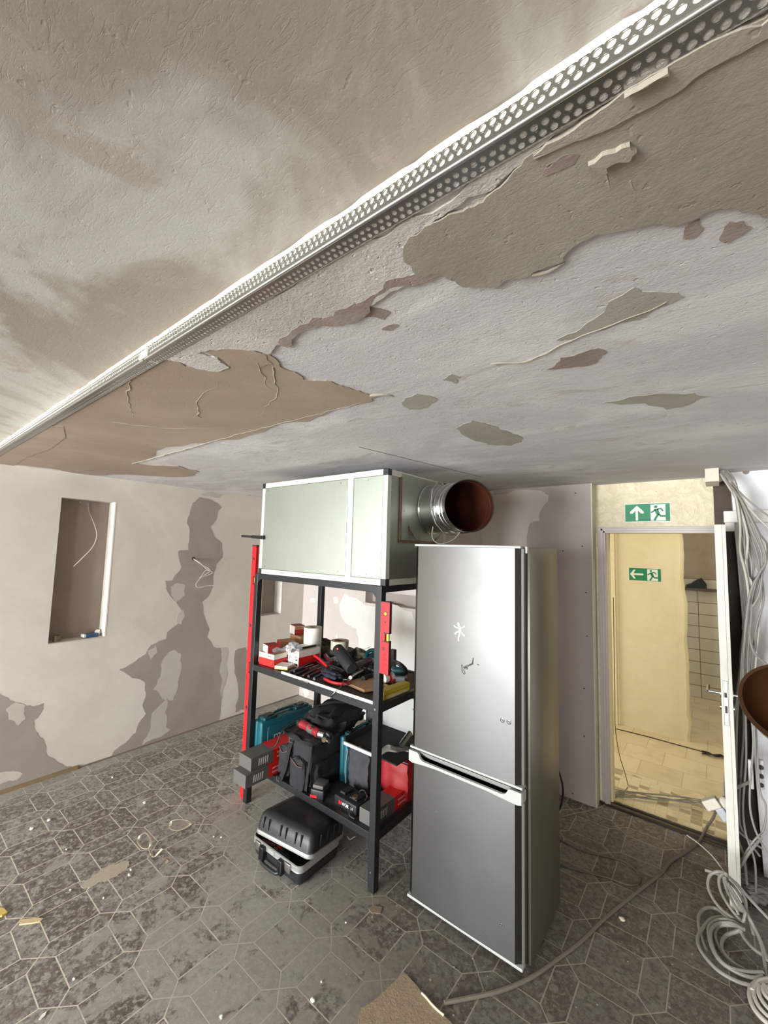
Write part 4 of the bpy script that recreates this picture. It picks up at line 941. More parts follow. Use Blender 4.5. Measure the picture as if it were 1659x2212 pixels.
HZ = SHZ + .002
def stick(label, pts, r, m, name, cat, z=None, parts=(), group=None, r2=None):
    P = [gz(*z2(x, y), (z if z is not None else HZ + r) + dz) for x, y, dz in [(p + (0,))[:3] for p in pts]]
    t = thing(name, label, cat, P[0], group=group)
    g = MB(); g.tube(P, (r, r2 if r2 else r), 10); g.build('handle', m, t, smooth=True)
    for (nm, pp, rr, mm) in parts:
        Q = [gz(*z2(x, y), (z if z is not None else HZ + r) + dz) for x, y, dz in [(p + (0,))[:3] for p in pp]]
        g = MB(); g.tube(Q, rr, 8); g.build(nm, mm, t, smooth=True)
    return t
stick('red handled pliers lying open in the tool heap', [(740, 480, .05), (800, 525, .05), (858, 580, .03)], .008, M_red, 'pliers', 'pliers', HZ + .02, [('second_handle', [(745, 520, .0), (810, 560, .0), (862, 588, .01)], .006, M_dkred), ('jaw', [(858, 580, .02), (880, 600, .01), (905, 622, .0)], .008, M_steel)])
stick('dark red utility knife beside the black speaker', [(842, 480, .03), (870, 512, .03), (895, 548, .02)], .014, mat('wine_red', srgb(110, 24, 42), .4), 'utility_knife', 'knife', HZ + .03, [('slider', [(850, 478, .05), (868, 500, .045)], .003, M_steel)])
g = MB(); p = gz(*z2(925, 530), SHZ + .05); g.blob((p.x, p.y, SHZ + .045), (.05, .035, .03), 8, .4, 3, 3); single(g, 'grey_foil_pack', mat('grey_foil', srgb(128, 128, 130), .35, .4, bmp=.5), 'crumpled grey pack under the black speaker', 'pack', smooth=True)
for k, (a, b, c) in enumerate([((590, 650), (690, 600), (780, 565)), ((640, 668), (760, 605), (850, 570)), ((690, 672), (790, 625), (870, 590)), ((560, 622), (650, 590), (735, 560)), ((740, 690), (830, 640), (905, 612))]):
    stick(['black screwdriver nearest the shelf front, left of the pouch', 'navy screwdriver second from the shelf front', 'black screwdriver in the middle of the row of five', 'navy screwdriver second from the cartons', 'black screwdriver ending under the navy pouch'][k], [a, b], .009, M_black_pl if k % 2 else mat('navy_grip', srgb(36, 38, 56), .5), 'screwdriver', 'screwdriver', HZ + .010 + .006 * k, [('shaft', [b, c], .0028, M_steel), ('collar', [((a[0] + b[0] * 3) / 4, (a[1] + b[1] * 3) / 4), b], .0095, M_dkred)], group='screwdrivers side by side')
# toothed strip
g = MB(); a = gz(*z2(505, 640), HZ); b = gz(*z2(775, 530), HZ); u = (b - a); 
t = thing('toothed_strip', 'dark toothed edging strip lying before the wide red carton', 'strip', (a + b) / 2); sd = Vector((u.y, -u.x, 0)).normalized()
g.prism([a, b, b + sd * .012, a + sd * .012], (0, 0, .004)); g.build('spine', M_alu, t)
g = MB()
for i in range(34):
    p = a.lerp(b, i / 34) ; g.prism([p + sd * .010, p + u.normalized() * .006 + sd * .010, p + u.normalized() * .004 + sd * .030, p + sd * .030], (0, 0, .018 if i % 2 else .006))
g.build('teeth', M_black_pl, t)
# navy and red tool pouch
g = MB(); a = gz(*z2(900, 665), SHZ + .03); g.blob((a.x, a.y, SHZ + .032), (.085, .05, .030), 12, .35, 4, 2)
t = thing('tool_pouch', 'navy tool pouch with red piping near the shelf front', 'pouch', (a.x, a.y, SHZ)); g.build('pouch_body', mat('navy_cloth', srgb(38, 40, 56), .8, bmp=.4), t, smooth=True)
g = MB(); g.tube([gz(*z2(x, y), SHZ + .022) for x, y in [(832, 690), (900, 722), (975, 735), (1040, 728), (1075, 700)]], .010, 8); g.build('red_piping', mat('piping_red', srgb(190, 38, 48), .5), t, smooth=True)
# cable cutter / scissors
stick('steel cable scissors with dark grips at the shelf front', [(1000, 730, .01), (1040, 740, .01), (1075, 725, .0)], .005, mat('wine_grip', srgb(120, 30, 40), .5), 'scissors', 'scissors', HZ + .018, [('blade', [(1035, 700), (1075, 712), (1102, 722)], .004, M_steel), ('blade', [(940, 672), (990, 692), (1045, 700)], .0035, M_steel), ('second_grip', [(1085, 690), (1060, 720), (1010, 745)], .005, M_dkred)])
stick('folding steel multi-tool laid open in the heap', [(1065, 680, .02), (1120, 645, .02), (1175, 618, .02)], .012, M_steel, 'multi_tool', 'tool', HZ + .02, [('second_arm', [(1065, 692, .0), (1150, 655, .0), (1270, 600, .02)], .006, M_black_pl), ('pin', [(1045, 690, .0), (1070, 676, .0)], .006, M_steel)])
stick('yellow-tipped steel spanner beside the multi-tool', [(1120, 700), (1180, 672), (1240, 655)], .005, M_steel, 'spanner', 'spanner', HZ + .01, [('jaw', [(1240, 655), (1262, 648)], .009, M_steel)])
stick('grey cartridge with purple cap right of the speaker', [(1110, 572, .03), (1180, 545, .03)], .020, mat('cartridge_grey', srgb(98, 98, 92), .5), 'sealant_cartridge', 'cartridge', HZ + .05, [('purple_cap', [(1180, 545, .03), (1240, 522, .03)], .021, mat('purple', srgb(112, 44, 76), .4)), ('white_nozzle', [(1085, 582, .03), (1110, 572, .03)], .008, M_white)])
for k, (P, m, lab) in enumerate([([(1140, 580), (1220, 560), (1290, 545)], M_black_pl, 'black rod tool lying under the grey cartridge'), ([(1180, 690), (1240, 665), (1290, 660)], M_dark_rub, 'black rubber grip beside the right front leg'), ([(900, 590), (960, 610), (1010, 640)], M_black_pl, 'black blunt tool lying under the speaker end')]):
    stick(lab, P, .016, m, 'hand_tool', 'tool', HZ + .02 + .01 * k)
g = MB(); P = [gz(*z2(x, y), SHZ + .008) for x, y in [(1030, 745), (1150, 705), (1300, 690), (1330, 790), (1190, 815)]]; g.prism(P, (0, 0, .016)); single(g, 'wood_offcut', mat('raw_wood', srgb(176, 140, 104), .8, var=.2, vs=25), 'pale wooden offcut lying at the right front corner of the middle shelf', 'wood')
g = MB(); g.tube([gz(*z2(1005, 700), SHZ + .03), gz(*z2(985, 750), SHZ + .028), gy(*z2(930, 805), 1.79), gy(*z2(880, 858), 1.79)], .0022, 6); 
t = thing('steel_wire', 'thin steel wire dangling over the white shelf edging', 'wire', gy(*z2(930, 805), 1.79)); g.build('wire', M_steel, t, smooth=True)
g = MB(); p = gy(*z2(878, 862), 1.79); g.blob(p, (.004, .004, .006), 1, .1, 2); g.build('bent_tip', M_white, t, smooth=True)
g = MB(); g.tube([gz(*z2(1120, 455), SHZ + .05), gz(*z2(1180, 430), SHZ + .08), gz(*z2(1245, 402), SHZ + .11)], .0015, 5); single(g, 'thin_rod', M_steel, 'thin springy rod sticking up behind the tool heap', 'rod')
# gloves and rags behind
for k, (q, r, m, nm, lab, cat) in enumerate([((850, 400), (.10, .06, .045), mat('olive_cloth', srgb(62, 60, 50), .9, bmp=.6, bs=40), 'work_glove', 'olive work glove crumpled beside the white paper roll', 'glove'), ((830, 450), (.07, .05, .04), mat('khaki_cloth', srgb(86, 80, 64), .9, bmp=.6, bs=40), 'rag', 'khaki rag behind the red pliers', 'rag'), ((1130, 500), (.09, .06, .05), mat('grey_cloth', srgb(104, 98, 84), .9, bmp=.6, bs=40), 'work_glove', 'pale grey work glove behind the sealant cartridge', 'glove'), ((1000, 580), (.10, .05, .035), mat('black_cloth', srgb(34, 33, 34), .9, bmp=.6, bs=40), 'rag', 'black rag under the speaker', 'rag'), ((880, 600), (.07, .04, .025), M_black_pl, 'bit_case', 'small black bit case in the middle of the tools', 'case'), ((1240, 620), (.06, .05, .035), M_black_pl, 'charger_block', 'black charger block by the right front leg', 'charger')]):
    g = MB(); p = gz(*z2(*q), SHZ + .03); g.blob((p.x, p.y, SHZ + r[2] * .93), r, 20 + k, .55, 4, 2.2)
    single(g, nm, m, lab, cat, smooth=True)
# teal jigsaw and angle grinder
M_teal = mat('teal_plastic', srgb(22, 92, 104), .4, var=.08, vs=14); M_teal_d = mat('dark_teal_plastic', srgb(18, 66, 74), .45, var=.1)
t = thing('jigsaw', 'teal power saw with a looped handle behind the right leg', 'power tool', gz(*z2(1250, 540), SHZ))
g = MB(); g.tube([gz(*z2(1215, 500), SHZ + .06), gz(*z2(1215, 460), SHZ + .10), gz(*z2(1250, 435), SHZ + .13), gz(*z2(1300, 440), SHZ + .13), gz(*z2(1340, 480), SHZ + .10)], .014, 12); g.build('looped_handle', M_teal, t, smooth=True)
p = gz(*z2(1290, 520), SHZ + .05); g = MB(); g.blob((p.x, p.y, SHZ + .05), (.08, .05, .05), 3, .2, 3, 2); g.build('motor_body', M_teal_d, t, smooth=True)
t = thing('angle_grinder', 'teal angle grinder lying right of the short level', 'power tool', gz(*z2(1500, 640), SHZ))
g = MB(); g.tube([gz(*z2(1445, 612), SHZ + .04), gz(*z2(1565, 625), SHZ + .04)], .026, 16, False); g.build('motor_body', M_teal_d, t, smooth=True)
g = MB(); g.tube([gz(*z2(1440, 610), SHZ + .04), gz(*z2(1465, 613), SHZ + .04)], .028, 16, False); g.build('gear_head', mat('cast_alu', srgb(120, 130, 130), .4, .7), t, smooth=True)
g = MB(); g.tube([gz(*z2(x, y), SHZ + z_) for x, y, z_ in [(1440, 540, .09), (1470, 535, .12), (1520, 560, .11), (1560, 600, .07), (1570, 640, .03)]], .010, 8); g.tube([gz(*z2(x, y), SHZ + z_) for x, y, z_ in [(1440, 570, .06), (1480, 555, .09), (1530, 590, .07), (1550, 620, .05)]], .008, 8)
single(g, 'power_cable', M_cable_b, 'black power cable looped over the angle grinder', 'cable', smooth=True)
g = MB(); p = gz(*z2(1435, 560), SHZ + .05); g.box((p.x - .02, p.y - .01, SHZ), (p.x + .02, p.y + .03, SHZ + .15), .004); single(g, 'battery_pack', M_black_pl, 'upright black battery behind the short level', 'battery')
t = thing('spray_can', 'white and red can lying below the short level', 'can', gz(*z2(1400, 700), SHZ)); a = gz(*z2(1360, 690), SHZ + .035); b = gz(*z2(1440, 670), SHZ + .035)
g = MB(); g.tube([a, b], .030, 20, False); g.build('can_body', M_white, t, smooth=True); g = MB(); g.tube([a.lerp(b, .4), a.lerp(b, .62)], .0305, 20, False); g.build('red_band', M_red, t, smooth=True)
t = thing('grey_tape_measure', 'grey plastic gauge leaning right of the can', 'gauge', gz(*z2(1480, 700), SHZ)); g = MB(); p = gz(*z2(1470, 700), SHZ + .02)
Mx = Matrix.Translation((p.x, p.y, SHZ + .012)) @ Matrix.Rotation(.7, 4, 'Z'); g.box((-.06, -.015, -.011), (.06, .015, .03), .004, Mx); g.build('case', mat('mid_grey', srgb(126, 130, 132), .45), t)
g = MB(); g.box((-.05, -.016, 0), (.0, -.0145, .02), 0, Mx); g.build('red_print', M_dkred, t)
t = thing('yellow_bit_case', 'long dirty yellow case at the right end of the middle shelf', 'case', gz(*z2(1460, 850), SHZ))
a = gz(*z2(1362, 895), SHZ); b = gz(*z2(1600, 800), SHZ); u = (b - a).normalized(); nn = Vector((-u.y, u.x, 0)); M_yel = mat('dirty_yellow', srgb(196, 176, 50), .5, var=.2, vs=20)
g = MB(); w_ = (b - a).length; Mx = Matrix.Translation(a) @ Matrix.Rotation(math.atan2(u.y, u.x), 4, 'Z')
g.box((0, 0, 0), (w_, .055, .028), .004, Mx); g.build('tray', M_yel, t); g = MB(); g.box((0, 0, .029), (w_, .055, .052), .004, Mx); g.build('lid', M_yel, t)
g = MB(); g.box((.03, -.0012, .006), (w_ - .02, 0, .022), 0, Mx); g.build('paper_strip', mat('pale_yellow', srgb(216, 206, 150), .6), t)
for k, (q, r, m, lab) in enumerate([((1560, 690), (.012, .012, .010), M_white, 'small white plug on the brown crumbs'), ((1240, 800), (.022, .014, .010), M_darkgap, 'small dark bit holder beside the wood offcut'), ((1215, 812), (.016, .012, .008), M_dkred, 'small reddish fitting by the wood offcut'), ((1390, 775), (.03, .02, .012), mat('amber', srgb(180, 130, 80), .4), 'amber blister pack in front of the yellow case'), ((670, 672), (.025, .016, .010), M_red, 'red cap at the shelf front near the white edging')]):
    g = MB(); p = gz(*z2(*q), SHZ); g.blob((p.x, p.y, SHZ + r[2] * .95), r, k, .2, 3); single(g, 'small_fitting', m, lab, 'fitting', smooth=True)
g = MB(); P = [gz(*z2(x, y), SHZ + .001) for x, y in [(1510, 660), (1620, 640), (1620, 720), (1540, 730)]]; g.prism([(p.x, p.y, SHZ + .0005) for p in P], (0, 0, .004)); single(g, 'leather_scrap', mat('rusty_brown', srgb(120, 78, 62), .8, var=.3), 'brown scrap beneath the angle grinder', 'scrap')

for k, (P, r, m, nm, lab, cat) in enumerate([
    ([(930, 600, .01), (990, 640, .01), (1040, 660, .01)], .012, M_dkred, 'wire_stripper', 'dark red handled stripper between pouch and speaker', 'tool'),
    ([(1150, 600, .03), (1215, 575, .03), (1275, 560, .03)], .010, M_black_pl, 'ratchet', 'black ratchet resting over the steel multi-tool', 'tool'),
    ([(1090, 640, .0), (1130, 660, .0), (1160, 700, .0)], .011, M_dark_rub, 'rubber_hose', 'short black hose piece under the multi-tool', 'hose'),
    ([(790, 520, .02), (830, 540, .02), (880, 548, .02)], .013, M_dark_rub, 'torch', 'small black torch behind the red pliers', 'torch'),
    ([(1180, 500, .04), (1230, 490, .05), (1285, 500, .05)], .009, M_cgrey0, 'putty_knife', 'grey putty knife handle in front of the teal saw', 'knife'),
    ([(620, 700, .0), (690, 730, .0)], .004, M_steel, 'drill_bit', 'thin drill bit close to the white edging', 'drill bit'),
    ([(1440, 730, .0), (1500, 690, .0), (1540, 640, .0)], .008, M_dkred, 'chisel', 'dark red chisel handle between grinder and yellow case', 'chisel'),
    ([(1395, 650, .05), (1420, 610, .07)], .014, M_black_pl, 'chuck', 'black chuck behind the white and red can', 'chuck')]):
    stick(lab, P, r, m, nm, cat, HZ + r)
# ------------------------------------------------------------------ lower shelf
def rbox(g, lo, hi, b, M=None): return g.box(lo, hi, b, M, 3)
# teal tool case, narrow end to the front
def case(label, x0, y0, w, l, h, z, nm='tool_case', lettering=True):
    t = thing(nm, label, 'tool case', (x0 + w / 2, y0 + l / 2, z))
    g = MB(); rbox(g, (x0, y0, z), (x0 + w * .49, y0 + l, z + h - .02), .012); g.build('left_shell', M_teal, t, smooth=True)
    g = MB(); rbox(g, (x0 + w * .51, y0, z), (x0 + w, y0 + l, z + h - .02), .012); rs = g.build('right_shell', M_teal, t, smooth=True)
    g = MB(); rbox(g, (x0 + w * .3, y0 + .006, z + .02), (x0 + w * .7, y0 + l - .006, z + h - .03), .004); g.build('seam', M_darkgap, t)
    hy0, hy1 = y0 + l * .30, y0 + l * .66
    for a, b in ((y0 + .03, hy0), (hy1, y0 + l - .03)):
        g = MB(); rbox(g, (x0 + .010, a, z + h - .028), (x0 + w - .010, b, z + h), .008); g.build('top_shoulder', M_teal_d, t, smooth=True)
    g = MB(); g.tube([(x0 + w / 2, hy0 - .01, z + h - .012), (x0 + w / 2, hy0 + .02, z + h + .004), (x0 + w / 2, hy1 - .02, z + h + .004), (x0 + w / 2, hy1 + .01, z + h - .012)], .009, 10); g.build('handle', M_teal_d, t, smooth=True)
    for yc in (y0 + l * .19, y0 + l * .79):
        g = MB(); rbox(g, (x0 + w * .3, yc - .028, z + h - .008), (x0 + w * .78, yc + .028, z + h + .008), .003); g.build('latch', M_black_pl, t)
    g = MB(); rbox(g, (x0 + w - .002, y0 + .05, z + .05), (x0 + w + .006, y0 + l - .05, z + h - .06), .004); g.build('side_panel', M_teal, rs, smooth=True)
    if lettering: text('makita', .085, (x0 + w + .0065, y0 + .10, z + h - .165), (0, 1, 0), (0, 0, 1), mat('pale_print', srgb(196, 206, 204), .5), t, sx=1.0)
    return t
case('teal tool case standing at the left end of the bottom shelf', -2.632, 1.845, .105, .47, .285, LOZ)
case('second teal tool case under the black tray', -1.965, 2.05, .07, .36, .30, LOZ, lettering=False)
# long grey and red cartons
M_cgrey = mat('carton_grey', srgb(92, 90, 86), .5, var=.05); M_pline = mat('faded_print', srgb(214, 150, 150), .5); M_cgrey_l = mat('carton_pale_grey', srgb(150, 148, 142), .5, var=.05)
def long_carton(label, x0, y0, z, l, w=.085, h=.078, g0=.17, end=None, grp=None):
    t = thing('long_carton', label, 'box', (x0 + w / 2, y0 + l / 2, z))
    g = MB(); g.box((x0, y0, z), (x0 + w, y0 + g0, z + h), .001); g.build('grey_end', end or M_cgrey, t)
    g = MB(); g.box((x0, y0 + g0, z), (x0 + w, y0 + l, z + h), .001); g.build('red_body', M_cred if end is None else M_cred, t)
    g = MB()
    for k in range(5):
        g.prism([(x0 + w + .0006, y0 + .055 + k * .016, z + .018), (x0 + w + .0006, y0 + .061 + k * .016, z + .018), (x0 + w + .0006, y0 + .066 + k * .016, z + .060), (x0 + w + .0006, y0 + .058 + k * .016, z + .060)], (.0008, 0, 0))
    g.build('stripe_logo', mat('pale_stripe', srgb(206, 204, 198), .5), t)
    for zr in (z + .020, z + .046):
        g = MB(); yy = y0 + g0 + .03
        for q in (.030, .018, .034, .022, .026): g.box((x0 + w, yy, zr), (x0 + w + .0008, yy + q, zr + .009)); yy += q + .004
        g.build('print_line', M_pline, t)
    return t
long_carton('long grey and red carton sticking out at the left, lower of the pair', -2.462, 1.598, LOZ, .50, w=.135)
long_carton('long grey and red carton sticking out at the left, upper of the pair', -2.480, 1.645, LOZ + .0785, .50, w=.135)
long_carton('long grey and red carton at the right end of the bottom shelf', -1.592, 1.838, LOZ, .56, w=.095, h=.080, g0=.20)

# black tool bag
M_bag = mat('black_canvas', srgb(38, 37, 40), .85, var=.15, vs=20, bmp=.5, bs=220); M_bag2 = mat('black_canvas_dark', srgb(22, 22, 23), .8, bmp=.5, bs=200)
t = thing('tool_bag', 'black canvas tool bag with pockets in the middle of the bottom shelf', 'tool bag', (-2.10, 1.98, LOZ))
def soft_box(lo, hi, name, m, parent, seed=1, amp=.008, bulge=.03, n=10, M=None):
    lo = Vector(lo); hi = Vector(hi); g = MB(); bmesh.ops.create_cube(g.bm, size=2.0); bmesh.ops.subdivide_edges(g.bm, edges=g.bm.edges[:], cuts=n, use_grid_fill=True)
    from mathutils import noise as mn
    c = (lo + hi) / 2; h = (hi - lo) / 2
    for v in g.bm.verts:
        p = v.co.copy(); f = []
        for k in range(3):
            a, b = [p[j] for j in range(3) if j != k]; f.append(1 + (bulge / max(h[k], .01)) * (1 - a * a) * (1 - b * b) * (1 if abs(p[k]) > .5 else abs(p[k])))
        r = p.length; rr = max(abs(p.x), abs(p.y), abs(p.z)); k2 = 1 - .10 * max(0, (r / rr - 1.25)) / .48
        q = Vector((p.x * h.x * f[0], p.y * h.y * f[1], p.z * h.z * f[2])) * k2
        q += Vector((mn.noise(p * 2 + Vector((seed, 0, 0))), mn.noise(p * 2 + Vector((0, seed, 5))), mn.noise(p * 2 + Vector((3, 0, seed))))) * amp * 2
        v.co = c + q
        if M is not None: v.co = M @ v.co
    bm = g.bm
    return g.build(name, m, parent, smooth=True)
def clampz(o, z):
    for v in o.data.vertices:
        w = parent_matrix(o.parent) @ v.co
        if w.z < z: v.co = parent_matrix(o.parent).inverted() @ Vector((w.x, w.y, z))
o = soft_box((-2.262, 1.845, LOZ), (-2.005, 2.19, LOZ + .285), 'bag_body', M_bag, t, 2, .008, .015); clampz(o, LOZ)
soft_box((-2.28, 1.83, LOZ + .27), (-1.99, 2.22, LOZ + .30), 'zipped_rim', M_bag2, t, 4, .008, .01)
soft_box((-2.22, 1.97, LOZ + .285), (-1.99, 2.32, LOZ + .40), 'soft_top', M_bag2, t, 7, .02, .02)
o = soft_box((-2.155, 1.800, LOZ), (-2.035, 1.86, LOZ + .175), 'front_pocket', M_bag, t, 9, .006, .012); clampz(o, LOZ)
o = soft_box((-2.285, 1.815, LOZ + .04), (-2.19, 1.86, LOZ + .20), 'front_pocket', M_bag, t, 10, .006, .014); clampz(o, LOZ)
o = soft_box((-2.01, 1.87, LOZ + .0), (-1.975, 2.12, LOZ + .16), 'side_pocket', M_bag2, t, 12, .006, .008); clampz(o, LOZ)
g = MB(); g.ribbon([(-2.185, 1.835, LOZ + .255), (-2.19, 1.815, LOZ + .20), (-2.20, 1.80, LOZ + .10), (-2.225, 1.79, LOZ + .03), (-2.235, 1.785, LOZ + .012)], .034, (0, -1, 0), .004); g.build('strap', M_bag2, t)
g = MB(); g.ribbon([(-2.012, 1.842, LOZ + .27), (-2.000, 1.825, LOZ + .19), (-2.005, 1.815, LOZ + .10), (-2.008, 1.81, LOZ + .02)], .022, (0, -1, 0), .004); g.build('strap', M_bag2, t)
g = MB(); g.tube([(-2.15, 1.799, LOZ + .174), (-2.11, 1.790, LOZ + .165), (-2.07, 1.790, LOZ + .150), (-2.04, 1.80, LOZ + .150)], .003, 6); g.tube([(-2.28, 1.81, LOZ + .20), (-2.24, 1.80, LOZ + .178), (-2.195, 1.81, LOZ + .195)], .003, 6); g.build('pocket_hem', mat('grey_red_hem', srgb(108, 72, 68), .7), t, smooth=True)
for (x, y, z) in ((-2.185, 1.826, LOZ + .26), (-2.240, 1.782, LOZ + .02)):
    g = MB(); g.tube([(x - .014, y, z - .012), (x + .014, y, z - .012), (x + .014, y - .003, z + .014), (x - .014, y - .003, z + .014), (x - .014, y, z - .012)], .0028, 8, False); g.build('buckle', M_steel, t, smooth=True)
g = MB(); g.tube([(-2.19, 2.05, LOZ + .40), (-2.14, 2.10, LOZ + .43), (-2.08, 2.18, LOZ + .43), (-2.05, 2.26, LOZ + .40)], .011, 8); g.build('carry_handle', M_bag2, t, smooth=True)
# oscillating multi-tool on the bag
ZT = LOZ + .335
t = thing('oscillating_tool', 'red and black oscillating tool with steel head lying on the black tool bag', 'power tool', gz(*z3(750, 390), ZT))
P = lambda x, y, dz=0: gz(*z3(x, y), ZT + dz)
g = MB(); g.tube([P(625, 345), P(680, 370), P(740, 405), P(790, 435)], .027, 18); g.build('motor_body', mat('dusty_red', srgb(140, 34, 44), .45, var=.2, vs=40), t, smooth=True)
g = MB(); g.tube([P(700, 385), P(745, 408)], .0275, 18, False); g.build('grey_band', M_cgrey, t, smooth=True)
g = MB(); g.tube([P(610, 338), P(628, 347)], .0275, 18, False); g.build('black_cap', M_black_pl, t, smooth=True)
g = MB(); g.tube([P(790, 435), P(840, 450)], .026, 18, False); g.build('steel_head', M_steel, t, smooth=True)
g = MB(); g.tube([P(820, 415, .012), P(870, 440, .005), P(888, 470, -.01), P(885, 492, -.02)], .016, 12); g.build('black_guard', M_black_pl, t, smooth=True)
g = MB(); g.cyl(P(828, 490, -.010), P(828, 490, .006), .014, seg=16); g.build('clamp_disc', mat('bronze_steel', srgb(140, 120, 96), .4, .8), t)
g = MB(); g.prism([P(845, 478), P(872, 492), P(885, 520), P(872, 525), (P(850, 505))], (0, 0, .008)); g.build('saw_blade', M_steel, t)
g = MB(); g.tube([P(690, 375, .027), P(712, 388, .0275)], .006, 8, False); g.build('red_switch', M_red, t)
g = MB(); g.tube([P(600, 345), (-2.26, 1.93, LOZ + .33), (-2.28, 1.83, LOZ + .29), (-2.29, 1.79, LOZ + .21), (-2.315, 1.76, LOZ + .19)], .0045, 8); single(g, 'tool_lead', M_cable_b, 'thin black lead running down the front of the tool bag', 'cable', smooth=True)

# battery, charger
t = thing('tool_battery', 'black cordless battery with a red tip at the edge of the bottom shelf', 'battery', (-1.93, 1.86, LOZ))
g = MB(); Mx = Matrix.Translation((-1.935, 1.865, LOZ)) @ Matrix.Rotation(.35, 4, 'Z'); rbox(g, (-.045, -.05, 0), (.045, .05, .055), .008, Mx); g.build('battery_case', M_black_pl, t, smooth=True)
g = MB(); rbox(g, (-.035, -.04, .055), (.035, .045, .075), .004, Mx); g.build('contact_rail', M_cgrey, t, smooth=True)
g = MB(); g.box((-.045, -.0515, .008), (.0, -.049, .022), 0, Mx); g.build('red_release', M_red, t)
t = thing('battery_charger', 'black battery charger with white lettering on the bottom shelf', 'charger', (-1.72, 1.90, LOZ))
Mx = Matrix.Translation((-1.715, 1.905, LOZ)) @ Matrix.Rotation(-.02, 4, 'Z')
g = MB(); rbox(g, (-.095, -.05, 0), (.085, .075, .058), .008, Mx); cb = g.build('charger_case', M_black_pl, t, smooth=True)
g = MB(); rbox(g, (-.075, -.02, .058), (-.035, .06, .072), .004, Mx); rbox(g, (.0, -.02, .058), (.06, .06, .068), .004, Mx); g.build('dock_rails', M_darkgap, t)
g = MB(); g.cyl(Mx @ Vector((.03, .0, .066)), Mx @ Vector((.03, 0, .072)), .018, seg=20); g.build('brass_disc', mat('dull_brass', srgb(110, 92, 50), .5, .5), t)
text('WÜRTH', .024, Mx @ Vector((-.030, -.0508, .022)), Mx.to_3x3() @ Vector((1, 0, 0)), (0, 0, 1), M_txtw, t)
g = MB(); g.box((-.055, -.0512, .020), (-.036, -.0500, .040), 0, Mx); g.build('red_logo', M_red, t)
g = MB(); g.tube([(-1.66, 1.93, LOZ + .06), (-1.65, 1.90, LOZ + .11), (-1.62, 1.90, LOZ + .13), (-1.60, 1.91, LOZ + .10), (-1.60, 1.89, LOZ + .085)], .004, 8); g.tube([(-1.69, 1.86, LOZ + .05), (-1.67, 1.84, LOZ + .03), (-1.655, 1.828, LOZ + .012), (-1.62, 1.83, LOZ + .008)], .004, 8)
single(g, 'charger_lead', M_cable_b, 'black lead curling over the battery charger', 'cable', smooth=True)

# black tray with pale edge, dark cloth, red bag, cables, tube
t = thing('black_tray', 'shallow black tray with a pale front edge lying on the teal case', 'tray', (-1.66, 2.15, .59))
g = MB(); x0, x1, y0, y1, z = -1.965, -1.462, 2.03, 2.45, .592
TF = gy(744.7, 1607, 2.0)
g.box((-1.872, 2.0, .558), (-1.462, 2.42, .566), 0); g.box((-1.876, 2.0, .566), (-1.868, 2.42, .60)); g.box((-1.872, 2.41, .566), (-1.462, 2.42, .62)); g.build('tray_shell', mat('matt_black_board', srgb(20, 19, 18), .85), t)
g = MB(); g.box((-1.872, 1.988, .556), (-1.640, 2.0, .574), .001); g.build('pale_front_edge', M_white, t)
g = MB(); p = gz(*z3(1150, 555), .57); g.box((p.x - .006, p.y - .006, .566), (p.x + .006, p.y + .006, .574)); g.build('brass_screw', M_rust, t)
t2 = thing('cloth_bag', 'dark grey cloth bag squeezed under the black tray', 'bag', (-1.78, 2.14, LOZ)); o = soft_box((-1.875, 2.03, LOZ), (-1.70, 2.36, LOZ + .255), 'bag_body', mat('charcoal_cloth', srgb(58, 58, 62), .85, var=.3, vs=18, bmp=.5, bs=200), t2, 14, .010, .01); clampz(o, LOZ)
g = MB(); g.tube([(-1.87, 2.02, LOZ + .03), (-1.875, 2.015, LOZ + .12), (-1.862, 2.02, LOZ + .24)], .003, 6); g.build('pale_piping', M_cable, t2, smooth=True)
t3 = thing('red_tool_bag', 'red bag with a dark strap at the right end of the bottom shelf', 'bag', (-1.58, 2.24, LOZ)); o = soft_box((-1.69, 2.13, LOZ + .001), (-1.475, 2.42, LOZ + .225), 'bag_body', mat('red_cloth', srgb(140, 16, 20), .6, var=.12, vs=10, bmp=.3, bs=160), t3, 17, .006, .015); clampz(o, LOZ)
g = MB(); g.tube([(-1.695, 2.12, LOZ + .02), (-1.70, 2.115, LOZ + .18), (-1.66, 2.115, LOZ + .235), (-1.56, 2.12, LOZ + .24), (-1.48, 2.14, LOZ + .23)], .006, 8); g.build('black_piping', M_black_pl, t3, smooth=True)
g = MB(); g.ribbon([(-1.468, 2.20, LOZ + .19), (-1.462, 2.24, LOZ + .18), (-1.460, 2.25, LOZ + .13), (-1.462, 2.25, LOZ + .08)], .03, (1, 0, 0), .004); g.build('strap', M_bag2, t3)
g = MB()
for k in range(5):
    g.tube([gz(*z3(1335, 590 + k * 9), .56 + .006 * k), gz(*z3(1400, 540 + 12 * k), .575 + .006 * k), gz(*z3(1480, 560 + 9 * k), .575 + .005 * k), gz(*z3(1560, 555 + 8 * k), .57), gz(*z3(1640, 590 + 8 * k), .565)], .0045, 8)
t4 = thing('cable_hank', 'hank of grey cable lying over the red bag', 'cable', gz(*z3(1480, 560), .56)); g.build('strands', M_cable, t4, smooth=True)
g = MB(); g.tube([gz(*z3(1520, 540), .60), gz(*z3(1600, 430), .64)], .018, 14, False); single(g, 'chrome_tube', M_steel, 'shiny chrome tube resting on the grey cable hank', 'tube', smooth=True)
